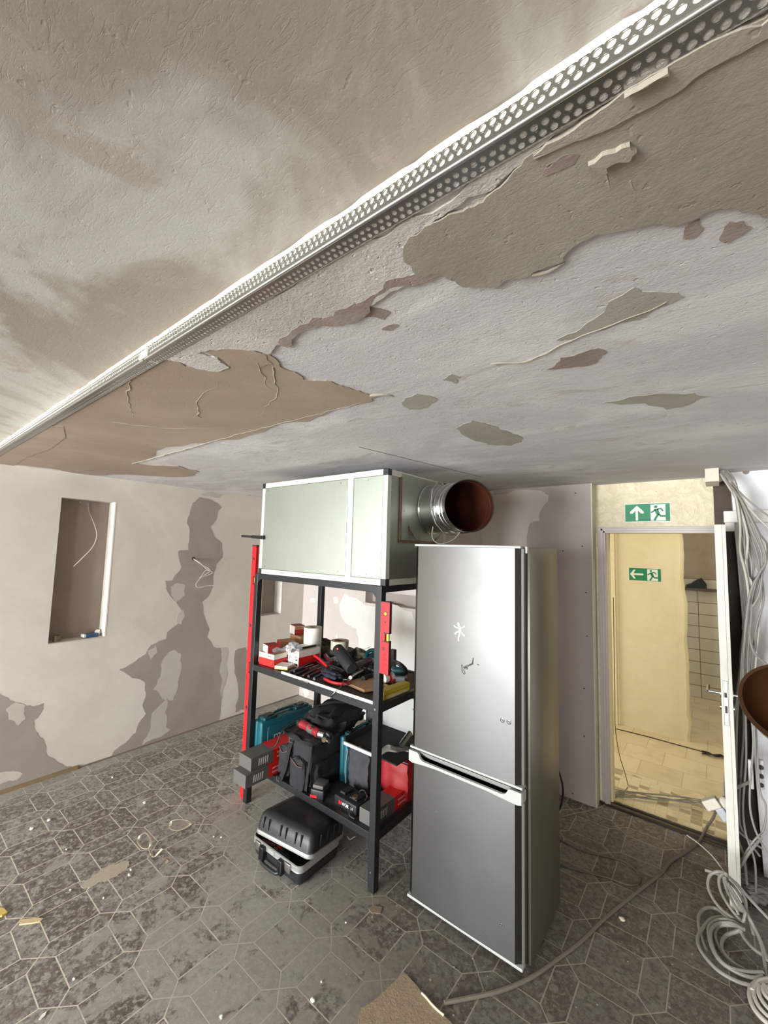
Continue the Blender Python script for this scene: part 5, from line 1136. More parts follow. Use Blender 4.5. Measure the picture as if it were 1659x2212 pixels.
# clear storage bin at the back
M_bin = mat('milky_plastic', srgb(206, 206, 200), .3, trans=.35, var=.04)
t = thing('plastic_bin', 'milky plastic storage bin at the back of the bottom shelf', 'bin', (-1.80, 2.38, .5)); g = MB()
x0, x1, y0, y1, z0, z1 = -1.99, -1.55, 2.425, 2.455, LOZ, .80
g.box((-2.02, 2.37, LOZ), (-1.52, 2.376, .79), .002); g.box((-2.02, 2.45, LOZ), (-1.52, 2.456, .79), .002); g.box((-2.02, 2.376, LOZ), (-2.014, 2.45, .79)); g.box((-1.526, 2.376, LOZ), (-1.52, 2.45, .79)); g.box((-2.02, 2.37, LOZ), (-1.52, 2.456, LOZ + .005)); g.build('bin_walls', M_bin, t)
g = MB(); g.box((-2.026, 2.366, .785), (-1.514, 2.374, .798), .003); g.build('rim', M_bin, t)

# ------------------------------------------------------------------ open toolbox on the floor
M_hull = mat('toolbox_plastic', srgb(34, 35, 37), .42, var=.15, bmp=.15, bs=200)
BX, BYY = -2.178, 1.563; bw, bd = 0.415, 0.315
t = tb = thing('toolbox', 'black hard toolbox with aluminium rims standing ajar on the floor', 'toolbox', (-1.97, 1.72, 0), (0, 0, .02))
def rring(w, d, r, x0, y0, n=6):
    P = []
    for cx_, cy_, a0 in ((w - r, r, -90), (w - r, d - r, 0), (r, d - r, 90), (r, r, 180)):
        for k in range(n + 1):
            a = math.radians(a0 + 90 * k / n); P.append((x0 + cx_ + r * math.cos(a), y0 + cy_ + r * math.sin(a)))
    return P
def shell(g, rings, M=None, capb=True, capt=False):
    R = [[g.bm.verts.new((M @ Vector((x, y, z))) if M is not None else Vector((x, y, z))) for x, y in P] for P, z in rings]
    for a, b in zip(R, R[1:]):
        for k in range(len(a)): j = (k + 1) % len(a); g.bm.faces.new((a[k], a[j], b[j], b[k]))
    if capb: g.bm.faces.new(list(reversed(R[0])))
    if capt: g.bm.faces.new(R[-1])
def inset(o, r=.035): return rring(bw - 2 * o, bd - 2 * o, max(.006, r - o), -bw / 2 + o, -bd / 2 + o)
g = MB(); shell(g, [(inset(.030), 0), (inset(.014), .008), (inset(.006), .03), (inset(.003), .088), (inset(.009), .088), (inset(.012), .02)], capt=True); hull = g.build('hull', M_hull, t, smooth=True, world=False)
g = MB(); shell(g, [(inset(-.001), .072), (inset(-.003), .075), (inset(-.001), .082), (inset(-.003), .090), (inset(-.002), .105), (inset(.004), .107), (inset(.006), .088), (inset(.006), .072)], capb=False); g.build('aluminium_rim', mat('toolbox_aluminium', srgb(196, 196, 192), .35, .7, var=.12), t, smooth=True, world=False)
# ribs, latches and handle on the front
for x in (-.14, .12):
    g = MB(); rbox(g, (x - .024, -bd / 2 - .014, .055), (x + .024, -bd / 2 + .002, .102), .004); g.build('latch', M_steel, t, smooth=True, world=False)
for x in (-.092, .070):
    g = MB(); rbox(g, (x - .018, -bd / 2 - .026, .022), (x + .018, -bd / 2, .098), .006)
    for k in (-.009, 0, .009): g.box((x + k - .002, -bd / 2 - .029, .03), (x + k + .002, -bd / 2 - .024, .092))
    g.build('handle_mount', M_black_pl, t, smooth=True, world=False)
g = MB(); g.tube([(-.085, -bd / 2 - .022, .035), (-.06, -bd / 2 - .03, .028), (.04, -bd / 2 - .03, .028), (.065, -bd / 2 - .022, .035)], .010, 10); g.build('carry_handle', M_black_pl, t, smooth=True, world=False)
g = MB(); g.box((-.052, -bd / 2 - .0045, .078), (.0, -bd / 2 - .003, .100)); g.build('rating_label', M_cgrey_l, t, world=False)
ML = Matrix.Translation((.0, .0, .125)) @ Matrix.Rotation(.05, 4, 'Z') @ Matrix.Rotation(math.radians(-7.5), 4, 'X') @ Matrix.Rotation(math.radians(2), 4, 'Y')
ML = Matrix.Translation((.010, bd / 2 - .01, .113)) @ Matrix.Rotation(.12, 4, 'Z') @ Matrix.Rotation(math.radians(-8.5), 4, 'X') @ Matrix.Translation((0, -bd / 2 + .01, 0))
g = MB(); shell(g, [(inset(.010), .004), (inset(.003), .004), (inset(.004), .045), (inset(.012, .04), .085), (inset(.030, .05), .104), (inset(.055, .06), .108)], ML, True, True); lid = g.build('lid', M_hull, t, smooth=True, world=False)
g = MB(); shell(g, [(inset(.004), -.008), (inset(-.002), -.008), (inset(-.004), 0), (inset(-.002), .012), (inset(.004), .014)], ML, False); g.build('lid_rim', MATS['toolbox_aluminium'], lid, smooth=True, world=True) if False else g.build('lid_rim', MATS['toolbox_aluminium'], t, smooth=True, world=False)
for x in (-.15, -.11, -.02, .02, .09, .13): g = MB(); g.box((x - .003, -bd / 2 - .0022, .03), (x + .003, -bd / 2 + .006, .085), .001, ML); g.build('lid_rib', M_black_pl, t, world=False)
for y in (-.08, -.02, .04, .09): g = MB(); g.box((bw / 2 - .006, y - .003, .03), (bw / 2 + .0022, y + .003, .085), .001, ML); g.build('lid_rib', M_black_pl, t, world=False)
g = MB(); g.lathe([(.012, .1075), (.012, .1095), (.004, .1095), (.004, .1075)], (.02, 0, 0), seg=20, M=ML); g.build('lid_emblem', M_black_pl, t, world=False)
# tools peeping out
for k, (x, y, r, l, m, lab) in enumerate([(-.15, -.12, .013, .10, mat('wine_grip2', srgb(90, 26, 34), .5), 'dark red screwdriver grip at the left end of the open toolbox'), (-.04, -.125, .011, .06, M_red, 'red handle peeping out of the middle of the toolbox'), (.02, -.12, .010, .05, M_red, 'second red handle beside the toolbox lid edge'), (.09, -.118, .013, .10, M_black_pl, 'black tool grip at the right end of the open toolbox')]):
    o = parent_matrix(tb) @ Vector((x, y, .070 + .003 * k)); t = thing('tool_grip', lab, 'tool', o)
    g = MB(); u = Vector((math.cos(.4 + k), math.sin(.4 + k) * .5, .1)).normalized(); g.tube([o, o + u * l], r, 12, False); g.build('grip', m, t, smooth=True)
    g = MB(); g.tube([o + u * l, o + u * (l + .03)], r * .4, 8, False); g.build('shaft', M_steel, t, smooth=True)
g = MB(); p = parent_matrix(tb) @ Vector((0, 0, .03)); g.box((p.x - .18, p.y - .12, .022), (p.x + .18, p.y + .12, .05), .01); single(g, 'tool_tray', M_darkgap, 'dark tool insert inside the floor toolbox', 'tray')
g = MB(); p = gz(*z3(1035, 1355), .05); g.tube([p, p + Vector((.02, .005, -.01)), p + Vector((.035, .02, .0)), p + Vector((.05, .02, .01))], .0025, 6); single(g, 'white_cord', M_cable_w, 'short white cord sticking out at the right end of the toolbox', 'cord', smooth=True)
# ------------------------------------------------------------------ door, frame, signs
M_fr = mat('grey_white_frame', srgb(205, 196, 190), .4, var=.05); M_frc = mat('cream_frame', srgb(232, 220, 180), .45, var=.05)
t = thing('door_frame', 'moulded grey white frame round the open doorway', 'door frame', (-.33, YD, 0)); 
def mold(x0, x1, z0, z1, horiz=False):
    return None
g = MB()
for a, b, th_ in ((-.700, -.680, .012), (-.680, -.662, .026), (-.664, -.648, .018)): g.box((a, YD - th_, 0), (b, YD + .01, DH + .012), .003)
g.build('left_casing', M_fr, t, smooth=True)
g = MB(); g.box((-.668, YD - .005, 0), (-.650, YD + .165, DH), .002); g.box((-.652, YD + .03, 0), (-.636, YD + .10, DH), .003); g.build('left_jamb', M_frc, t)
g = MB()
for a, b, th_ in ((DH + .010, DH + .024, .012), (DH - .006, DH + .012, .026), (DH - .022, DH - .004, .018)): g.box((-.700, YD - th_, a), (.05, YD + .01, b), .003)
g.build('head_casing', M_fr, t, smooth=True)
g = MB(); g.box((-.66, YD, DH - .020), (.02, YD + .165, DH - .006), .002); g.build('head_jamb', M_frc, t)
g = MB(); g.box((.012, YD - .012, 0), (.045, YD + .165, DH), .002); g.build('right_jamb', mat('dark_jamb', srgb(84, 72, 62), .6, var=.2), t)
# threshold: two dark tracks
t = thing('sliding_door_track', 'pair of dark floor tracks across the doorway', 'track', (-.33, 3.52, 0)); 
mt = mat('dark_track', srgb(46, 38, 32), .7, var=.3)
for y in (3.47, 3.53): 
    g = MB(); g.box((-.72, y, 0), (.02, y + .018, .012), .002); g.build('track_rail', mt, t)
g = MB(); g.box((-.72, 3.488, 0), (.02, 3.53, .004)); g.build('track_bed', mat('track_grey', srgb(98, 88, 76), .7, var=.3), t)
# leaf, open towards the room, seen on its lock edge
t = thing('door_leaf', 'open door leaf seen on its white lock edge in front of the hanging cables', 'door', (.025, 3.2, 0))
g = MB(); g.box((-.001, 2.93, .008), (.044, 3.485, 1.972), .002); g.build('leaf', mat('leaf_brown', srgb(98, 78, 62), .6, var=.15, vs=6), t)
M_le = mat('leaf_edge_white', srgb(206, 204, 192), .5, var=.05)
g = MB(); g.box((-.002, 2.922, .006), (.030, 2.931, 1.975), .001); g.box((.030, 2.926, .006), (.046, 2.936, 1.975), .001); g.build('lock_edge', M_le, t)
g = MB(); g.box((.006, 2.9185, .911), (.027, 2.923, 1.142), .002); lp_ = g.build('lock_plate', M_steel, t)
g = MB(); g.box((.011, 2.9178, 1.055), (.022, 2.9190, 1.080)); g.build('latch_bolt', M_darkgap, lp_); g = MB(); g.box((.012, 2.9178, 0.975), (.022, 2.9190, 1.012)); g.build('bolt_slot', M_darkgap, lp_)
for z in (1.13, .925):
    g = MB(); g.cyl((.0165, 2.9175, z), (.0165, 2.919, z), .004, seg=10); g.build('plate_screw', M_steel, lp_)
for s, x in ((-1, -.001), (1, .044)):
    g = MB(); g.cyl((x, 2.975, 1.06), (x + s * .055, 2.975, 1.06), .008, seg=14); g.tube([(x + s * .052, 2.975, 1.06), (x + s * .057, 2.99, 1.06), (x + s * .057, 3.09, 1.06)], .008, 10); g.build('lever_handle', M_steel, t, smooth=True)
    g = MB(); g.cyl((x, 2.975, 1.06), (x + s * .006, 2.975, 1.06), .024, seg=20); g.cyl((x, 2.975, .99), (x + s * .008, 2.975, .99), .016, seg=20); g.build('rosette', M_steel, t, smooth=True)

M_green = mat('sign_green', srgb(18, 128, 84), .5, var=.03); M_swhite = mat('sign_white', srgb(232, 238, 226), .5, var=.02)
def exit_sign(label, x0, x1, z0, z1, Y, arrow, tilt=0):
    w, h = x1 - x0, z1 - z0; t = thing('exit_sign', label, 'sign', ((x0 + x1) / 2, Y, z0))
    def P(u, v): return (x0 + u * w, Y - .0022, z0 + v * h)
    g = MB(); g.box((x0, Y - .002, z0), (x1, Y, z1)); g.build('white_border', M_swhite, t)
    g = MB(); g.prism([P(.008, .03), P(.992, .03), P(.992, .97), P(.008, .97)], (0, -.0006, 0)); g.build('green_field', M_green, t)
    def poly(L, m, nm, lv=1): g = MB(); g.prism([Vector(P(u, v)) + Vector((0, -.0006 * lv, 0)) for u, v in L], (0, -.0006, 0)); return g.build(nm, m, t)
    if arrow == 'up': A = [(.245, .08), (.30, .08), (.30, .62), (.37, .46), (.43, .46), (.43, .56), (.285, .88), (.27, .88), (.12, .56), (.12, .46), (.18, .46), (.245, .62)]
    else: A = [(.04, .50), (.16, .84), (.22, .84), (.15, .57), (.46, .57), (.46, .43), (.15, .43), (.22, .16), (.16, .16)]
    poly(A, M_swhite, 'white_arrow')
    poly([(.58, .06), (.90, .06), (.90, .92), (.58, .92)], M_swhite, 'white_doorway')
    def R(u, v): return Vector(P(u, v)) + Vector((0, -.0014, 0))
    g = MB(); c = R(.695, .80); g.prism([(c.x + .045 * h * 1.7 * math.cos(a), c.y, c.z + .045 * h * 1.7 * math.sin(a)) for a in [k * PI / 8 for k in range(16)]], (0, -.0006, 0))
    for L, wd in (([(.70, .68), (.74, .42)], .17), ([(.72, .66), (.80, .70), (.85, .56)], .075), ([(.69, .66), (.64, .56), (.59, .50)], .075), ([(.75, .42), (.70, .24), (.66, .08)], .10), ([(.75, .42), (.80, .30), (.93, .30)], .10)):
        g.ribbon([R(*q) for q in L], wd * h, (0, -1, 0), .0008, smooth=False)
    g.build('running_figure', M_green, t)
    return t
exit_sign('green exit sign with an up arrow above the doorway', -.517, -.239, 2.034, 2.168, YD, 'up')
exit_sign('green exit sign with a left arrow on the corridor wall', -.737, -.447, 1.520, 1.658, YC, 'left')

# timber blocks and batten above the leaf
g = MB(); g.box((-.036, 3.125, 2.245), (.030, 3.345, CZ), .002); single(g, 'ceiling_block', mat('beige_block', srgb(214, 204, 186), .7), 'beige square block fixed under the ceiling where the cables come out', 'block')
t = thing('cable_duct', 'pale horizontal batten crossing behind the hanging cables', 'batten', (.5, 3.30, 2.01)); g = MB(); g.box((.045, 3.27, 2.008), (2.4, 3.335, 2.078), .003); g.build('batten', mat('pale_batten', srgb(222, 220, 214), .6), t)
g = MB(); g.box((.050, 3.29, 1.955), (.095, 3.337, 2.010), .003); g.build('bracket', M_fr, t)
g = MB(); p = gy(*z5(1487, 68), 3.338); g.cyl((p.x, 3.332, p.z), (p.x, 3.34, p.z), .016, seg=14); single(g, 'wall_fixing', P_brown, 'small grey knob at the top of the white panel', 'fixing')
g = MB(); p = gy(*z5(1275, 110), 3.3); g.prism([(p.x - .02, 3.33, p.z - .03), (p.x + .03, 3.33, p.z - .02), (p.x + .005, 3.33, p.z + .06)], (0, .006, 0)); single(g, 'paper_scrap', M_white, 'white triangular scrap hanging beside the ceiling block', 'scrap')

# ------------------------------------------------------------------ cables
def cab(label, pts, r, m=None, name='hanging_cable', grp=None):
    """pts: list of (px, py, Y) seen points"""
    g = MB(); g.tube([gy(x, y, Y) for x, y, Y in pts], r, 8, n=8); return single(g, name, m or M_cable, label, 'cable', grp, smooth=True)
def cabg(label, pts, r, m=None, name='floor_cable', grp=None, z=None):
    g = MB(); g.tube([gz(p[0], p[1], (p[2] if len(p) > 2 else 0) + r) for p in pts], r, 8, n=8); return single(g, name, m or M_cable, label, 'cable', grp, smooth=True)
HG = 'grey cables hanging down the white panel'
HL = 'grey cable in the bundle hanging straight down the white panel beside the door leaf'
rd = random.Random(12)
top = [(1552 + rd.uniform(0, 22), 1016 + rd.uniform(0, 3), 3.16) for _ in range(16)]
routes = [
 [(1592, 1085), (1600, 1140), (1598, 1190), (1612, 1240), (1618, 1290), (1612, 1340), (1604, 1420), (1600, 1500)],
 [(1590, 1075), (1606, 1125), (1620, 1180), (1626, 1230), (1616, 1300), (1606, 1380), (1596, 1460), (1590, 1520), (1578, 1600), (1564, 1690), (1570, 1760), (1600, 1800), (1650, 1835)],
 [(1594, 1080), (1612, 1130), (1632, 1190), (1640, 1240), (1620, 1330), (1612, 1400), (1610, 1500), (1612, 1640), (1604, 1740), (1612, 1800), (1630, 1860), (1634, 1930)],
 [(1588, 1070), (1596, 1120), (1602, 1180), (1618, 1250), (1610, 1330), (1600, 1440), (1592, 1560), (1590, 1680), (1588, 1790), (1606, 1850), (1612, 1910)],
 [(1600, 1070), (1630, 1110), (1659, 1140), (1690, 1170)],
 [(1604, 1070), (1640, 1100), (1668, 1120), (1700, 1150)],
 [(1596, 1075), (1620, 1120), (1640, 1160), (1656, 1210), (1640, 1240), (1618, 1290), (1606, 1400), (1604, 1480)],
 [(1592, 1082), (1605, 1130), (1610, 1190), (1616, 1250), (1622, 1320), (1616, 1420), (1618, 1500), (1626, 1600), (1620, 1720), (1626, 1780), (1650, 1830), (1680, 1870)],
 [(1594, 1080), (1610, 1150), (1628, 1220), (1645, 1260), (1640, 1360), (1630, 1450), (1628, 1560)],
 [(1598, 1080), (1625, 1150), (1645, 1200), (1640, 1280), (1616, 1330), (1624, 1400), (1650, 1430), (1680, 1450)],
 [(1590, 1080), (1602, 1140), (1618, 1210), (1620, 1300), (1604, 1380), (1600, 1440), (1606, 1560), (1600, 1660), (1596, 1730), (1600, 1790), (1640, 1850)],
 [(1600, 1085), (1616, 1140), (1636, 1200), (1650, 1290), (1632, 1360), (1622, 1460), (1632, 1560), (1640, 1700), (1655, 1740), (1650, 1790), (1625, 1820), (1585, 1880)],
 [(1596, 1090), (1614, 1160), (1612, 1230), (1626, 1270), (1614, 1360), (1606, 1470)],
 [(1602, 1080), (1640, 1150), (1659, 1180), (1650, 1230), (1620, 1260), (1610, 1300), (1604, 1360)],
]
for k, R in enumerate(routes):
    tx, ty, tY = top[k]; Ys = 3.05 + .13 * rd.random()
    n = len(R); P = [(tx, ty, tY), (tx + 12 + rd.uniform(0, 6), ty + 22, 3.12)] + [(x + rd.uniform(-1.5, 1.5), y, Ys - (.0 if y < 1450 else .12 * (y - 1450) / 400)) for x, y in R]
    cab({4: 'grey cable running off to the right just below the ceiling, upper one', 5: 'grey cable running off to the right just below the ceiling, lower one', 1: 'grey cable crossing the door leaf low down and running right', 9: 'grey cable bending right above the brass lamp shade', 11: 'grey cable ending at the foot of the door leaf beside the hank'}.get(k, HL), P, .0048 if k % 3 else .0062, M_cable if k % 4 else M_cable_w, grp=None if k in (1, 4, 5, 9, 11) else HG)
# socket strip and plug
t = thing('socket_strip', 'pale double socket strip half hidden behind the cables', 'socket', gy(1622, 1690, 3.1)); p = gy(1621, 1672, 3.06)
g = MB(); a = gy(1615, 1640, 3.06); b = gy(1629, 1705, 3.06); g.box((a.x, 3.05, b.z), (b.x, 3.075, a.z), .005); g.build('strip', M_white, t)
a = gy(1638, 1640, 3.10); b = gy(1652, 1706, 3.10); g = MB(); g.box((a.x, 3.09, b.z), (b.x, 3.12, a.z), .005); bb = g.build('socket_body', mat('socket_grey', srgb(190, 190, 190), .5), t)
for k in range(3):
    q = gy(1644, 1658 + 19 * k, 3.088); g = MB(); g.cyl((q.x, 3.087, q.z), (q.x, 3.091, q.z), .012, seg=14); g.build('socket_well', M_darkgap, bb)
t = thing('power_plug', 'white dusty plug lying over the doorway threshold', 'plug', gy(1540, 1733, 3.0)); c = gy(1541, 1736, 3.0)
g = MB(); Mx = Matrix.Translation(c) @ Matrix.Rotation(-.62, 4, 'Y'); g.box((-.045, -.02, -.022), (.03, .025, .028), .006, Mx); g.build('plug_body', mat('dusty_white', srgb(206, 198, 182), .7, var=.15, vs=60), t)
g = MB(); g.box((-.01, -.016, -.085), (.032, .020, -.022), .006, Mx); g.build('coupling', mat('bluish_grey', srgb(176, 178, 182), .5), t)
g = MB(); c2 = gy(1565, 1742, 3.02); g.blob(c2, (.035, .02, .045), 3, .2, 3); g.build('second_plug', MATS['dusty_white'], t, smooth=True)
cab('thick grey lead from the plug up to the socket', [(1568, 1726, 3.0), (1585, 1705, 3.0), (1600, 1697, 3.02), (1618, 1690, 3.05)], .008, name='plug_lead')
cabg('thick dusty cable running from the plug across the floor to the fridge', [(1546, 1752, .10), (1540, 1768, .05), (1528, 1785, .01), (1512, 1815), (1490, 1835), (1450, 1860), (1430, 1885), (1385, 1920), (1350, 1948), (1300, 1990), (1260, 2030), (1210, 2068), (1150, 2110), (1080, 2140), (1000, 2158), (960, 2166)], .008, mat('dusty_cable', srgb(112, 104, 92), .8, var=.15))
cabg('thin cable curling on the floor right of the fridge', [(1210, 1815), (1260, 1838), (1310, 1850), (1350, 1862), (1378, 1885), (1383, 1905), (1360, 1912), (1310, 1895), (1250, 1880), (1211, 1868)], .0045, mat('dusty_cable2', srgb(92, 82, 70), .8))
cabg('thin light cable from the door frame to the wall corner', [(1356, 1700, .0), (1345, 1712), (1325, 1725), (1300, 1742), (1270, 1752), (1240, 1758), (1212, 1765)], .003, M_cable)
cab('thin brown cable hanging down inside the doorway', [(1325, 1290, 3.72), (1328, 1500, 3.72), (1329, 1570, 3.72), (1338, 1630, 3.72), (1350, 1670, 3.72), (1357, 1698, 3.70)], .003, mat('thin_brown_cable', srgb(120, 98, 62), .6), name='doorway_cable')
cab('black mains lead behind the fridge', [(1203, 1655, 2.374), (1214, 1690, 2.55), (1216, 1715, 2.62), (1212, 1738, 2.63), (1206, 1752, 2.66)], .005, M_cable_b, name='mains_lead')
for k in range(6):
    cabg('grey cable lying along the threshold, one of several side by side', [(1300, 1700 + 4 * k, .005), (1345, 1708 + (7 * k) % 17, .01), (1420, 1716 + (11 * k) % 16, .02), (1480, 1722 + (5 * k) % 13, .03), (1525, 1730 + 2 * k, .04)], .0035, M_cable, 'threshold_cable', 'grey cables along the threshold')
# black cable across the corridor floor with a clump
cabg('thin black cable lying across the corridor floor', [z6(475, 450), z6(700, 505), z6(900, 560), z6(1150, 628)], .004, M_cable_b, 'corridor_cable')
g = MB(); rd2 = random.Random(4)
for k in range(4): g.tube([gz(*z6(1145 + 45 * i + rd2.uniform(-6, 6), 632 + 10 * i + rd2.uniform(-12, 12)), .01 + rd2.uniform(0, .02)) for i in range(5)], .006, 6)
single(g, 'cable_clump', M_cable_b, 'tangled black cable clump on the corridor floor', 'cable', smooth=True)
cab('thin dark wire drooping over the tiled room wall', [z5(1020, 910) + (YT - .004,), z5(1080, 945) + (YT - .004,), z5(1150, 975) + (YT - .004,), z5(1290, 992) + (YT - .004,)], .006, mat('dark_wire', srgb(96, 76, 56), .7), 'drooping_wire')
g = MB(); a = gy(*z5(1025, 1080), YT - .16); b = gy(*z5(1185, 1080), YT - .16); g.prism([(a.x, YT - .165, 1.386), (b.x, YT - .165, 1.386), (b.x, YT - .165, 1.44), (b.x - .05, YT - .165, 1.52), (b.x - .13, YT - .165, 1.47), (a.x + .05, YT - .165, 1.44), (a.x, YT - .165, 1.42)], (0, .06, 0)); single(g, 'dark_cloth', mat('slate_cloth', srgb(44, 52, 56), .8), 'dark folded cloth on the ledge of the tiled room', 'cloth')

# coils on the floor at the right
def coil(label, c, rx, ry, n, r, rot, seed, zspread=.05, m=None, squash=None):
    rd = random.Random(seed); t = thing('cable_coil', label, 'cable coil', c); g = MB()
    for k in range(n):
        a0 = rd.uniform(0, 2 * PI); f = 1 + rd.uniform(-.16, .16); dx, dy = rd.uniform(-.03, .03), rd.uniform(-.03, .03); z0 = .008 + zspread * k / n; tl = rd.uniform(-.10, .10); P = []
        for i in range(25):
            a = a0 + 2 * PI * i / 24; x = rx * f * math.cos(a); y = ry * f * math.sin(a)
            P.append(Vector((c[0] + dx + x * math.cos(rot) - y * math.sin(rot), c[1] + dy + x * math.sin(rot) + y * math.cos(rot), max(r, c[2] + z0 + tl * math.sin(a) * .3 + .02 * math.sin(2 * a + k)))))
        g.tube(P, r, 7, n=3, cap=False)
    g.build('loops', m or M_cable, t, smooth=True); return t
c1 = gz(1590, 2020, 0); c2 = gz(1668, 2150, 0); c3 = gz(1592, 1945, .05)
# first hank: loops drawn in the plane they lie in, traced by eye
def coil_px(label, loops, r, m=None, z=.01, name='cable_coil'):
    t = thing(name, label, 'cable coil', gz(loops[0][0][0], loops[0][0][1], 0)); g = MB()
    for k, L in enumerate(loops): g.tube([gz(p[0], p[1], (p[2] if len(p) > 2 else 0) + z + r + .004 * (k % 4)) for p in L], r, 8, n=8)
    g.build('loops', m or M_cable, t, smooth=True); return t
def q7(L): return [(z7(p[0], p[1]) + ((p[2],) if len(p) > 2 else ())) for p in L]
coil_px('grey cable hank tied in loops on the floor beside the door leaf', [q7(L) for L in [
 [(1100, 1310, .05), (980, 1240, .03), (860, 1140), (760, 1130), (695, 1190), (690, 1290), (720, 1420), (755, 1520)],
 [(1100, 1310, .05), (990, 1260, .03), (900, 1215), (800, 1235), (725, 1320), (680, 1400), (690, 1490), (760, 1600), (880, 1720), (1040, 1810), (1170, 1850)],
 [(1110, 1320, .05), (1000, 1250, .03), (880, 1240), (790, 1290), (785, 1400), (820, 1520), (900, 1640), (1060, 1740), (1200, 1780), (1280, 1760)],
 [(1110, 1330, .05), (1010, 1275, .03), (900, 1270), (820, 1310), (800, 1410), (850, 1560), (950, 1670), (1100, 1720), (1290, 1730)],
 [(1100, 1320, .05), (1010, 1290, .03), (880, 1300), (840, 1370), (870, 1480), (950, 1600), (1050, 1680), (1200, 1740)],
 [(1110, 1320, .05), (1040, 1350, .02), (940, 1390), (900, 1470), (930, 1560), (1020, 1650), (1110, 1700)],
 [(1080, 1350, .04), (1120, 1420), (1190, 1500), (1270, 1560), (1340, 1600)]]], .0075)
coil_px('grey cable loops hanging against the foot of the door leaf', [q7(L) for L in [
 [(930, 800, .30), (860, 790, .30), (790, 830, .26), (775, 930, .18), (820, 1040, .12), (900, 1140, .08), (1020, 1230, .05), (1110, 1300, .04)],
 [(930, 800, .30), (880, 850, .25), (890, 960, .18), (950, 1080, .12), (1040, 1200, .08), (1120, 1270, .05)],
 [(940, 810, .30), (1000, 870, .26), (1080, 960, .20), (1130, 1080, .14), (1110, 1240, .08), (1080, 1255, .05)],
 [(920, 850, .27), (950, 960, .2), (1010, 1080, .12), (1060, 1190, .08)],
 [(745, 775, .28), (830, 800, .28), (930, 850, .26), (1040, 960, .2), (1130, 1130, .1), (1200, 1380, .04)],
 [(940, 820, .30), (1040, 900, .24), (1180, 1060, .16), (1340, 1230, .12)],
 [(930, 850, .28), (1000, 1000, .18), (1100, 1150, .1), (1200, 1300, .06), (1280, 1500, .03), (1320, 1790, .0)],
 [(960, 900, .25), (1080, 1090, .15), (1160, 1220, .08), (1260, 1420, .04), (1330, 1620, .02)]]], .0065, z=.0)
coil_px('pale cable coil at the bottom right corner of the floor', [q7(L) for L in [
 [(1170, 1870), (1165, 1960), (1200, 2060), (1270, 2150), (1360, 2230)], [(1210, 1860), (1205, 1950), (1250, 2050), (1320, 2130), (1400, 2190)], [(1250, 1850), (1250, 1930), (1290, 2010), (1350, 2080), (1450, 2140)], [(1300, 1850), (1290, 1900), (1330, 1970), (1420, 2040)],
 [(1170, 1870), (1230, 1820), (1340, 1800), (1440, 1830)], [(1210, 1860), (1270, 1830), (1380, 1830)], [(1190, 1900), (1250, 1810), (1400, 1790)], [(1340, 1870), (1320, 1920), (1370, 1960)]]], .0085, M_cable_w)
cabg('thin stiff wire leaning from the hank towards the room', [z7(580, 450) + (.28,), z7(690, 530) + (.29,), z7(820, 650) + (.30,), z7(930, 800) + (.30,)], .0028, M_cable_w, 'stiff_wire')
cabg('single cable crossing the leaf foot towards the right wall', [z7(985, 830) + (.10,), z7(1080, 740) + (.2,), z7(1150, 630) + (.3,), z7(1220, 540) + (.38,), z7(1270, 480) + (.45,)], .006, M_cable, 'crossing_cable')
g = MB()
for k, (x, y, s) in enumerate([(1310, 960, .05), (1240, 1030, .04), (1290, 1010, .05), (1180, 985, .03)]): p = gz(*z7(x, y), .05); g.blob((p.x, p.y, .04 + .01 * k), (s, s * .7, s * .6), k, .6, 3, 3)
single(g, 'rubble_heap', mat('grey_rubble', srgb(110, 106, 100), .9, var=.3, bmp=.6), 'small grey rubble heap behind the cable hank', 'rubble', smooth=True)

# ------------------------------------------------------------------ brass lamp at the right edge
t = thing('floor_lamp', 'large brown brass lamp shade cut off by the right edge of the picture', 'lamp', (.40, 1.62, 0))
# mouth ellipse: left rim seen at x~1603; bowl opens towards the camera side
M_brass = mat('aged_brass', srgb(122, 84, 50), .32, .7, var=.15, vs=8); M_brass_i = mat('brass_inside', srgb(96, 68, 42), .40, .8, var=.25, vs=5)
ctr = ray(1721, 1524) * 1.62 + Vector((0, 0, CAM_H)); ax = (Vector((0, 0, CAM_H)) - ctr).normalized(); ax = (ax + Vector((.10, 0, .62))).normalized()
RL = .168
prof = [(RL, 0), (RL * .98, -.035), (RL * .90, -.08), (RL * .72, -.13), (RL * .45, -.165), (.03, -.18), (0, -.18)]
g = MB(); g.lathe(prof, ctr, ax, 56); g.build('shade', M_brass, t, smooth=True)
g = MB(); g.lathe([(RL - .003, 0), (RL * .965, -.033), (RL * .885, -.077), (RL * .71, -.126), (RL * .44, -.160), (.0, -.172)], ctr, ax, 56); g.build('shade_lining', M_brass_i, t, smooth=True)
g = MB(); g.lathe([(RL - .006, .004), (RL + .006, .006), (RL + .008, -.006), (RL - .002, -.010), (RL - .006, .004)], ctr, ax, 64); g.build('rim', mat('dark_brass_rim', srgb(84, 56, 34), .4, .6), t, smooth=True)
bk = ctr - ax * .18; hub = Vector((bk.x + .06, bk.y + .02, bk.z))
g = MB(); g.tube([bk, hub, (hub.x + .03, hub.y, hub.z - .05), (hub.x + .03, hub.y, .02)], .011, 12); g.build('pole', M_brass, t, smooth=True)
g = MB(); g.lathe([(0, 0), (.14, 0), (.14, .015), (.02, .03), (0, .03)], (hub.x + .03, hub.y, 0), (0, 0, 1), 40); g.build('base', M_brass, t, smooth=True)
g = MB(); g.blob(ctr - ax * .10, (.03, .03, .04), 0, 0, 3); g.build('bulb', M_white, t, smooth=True)

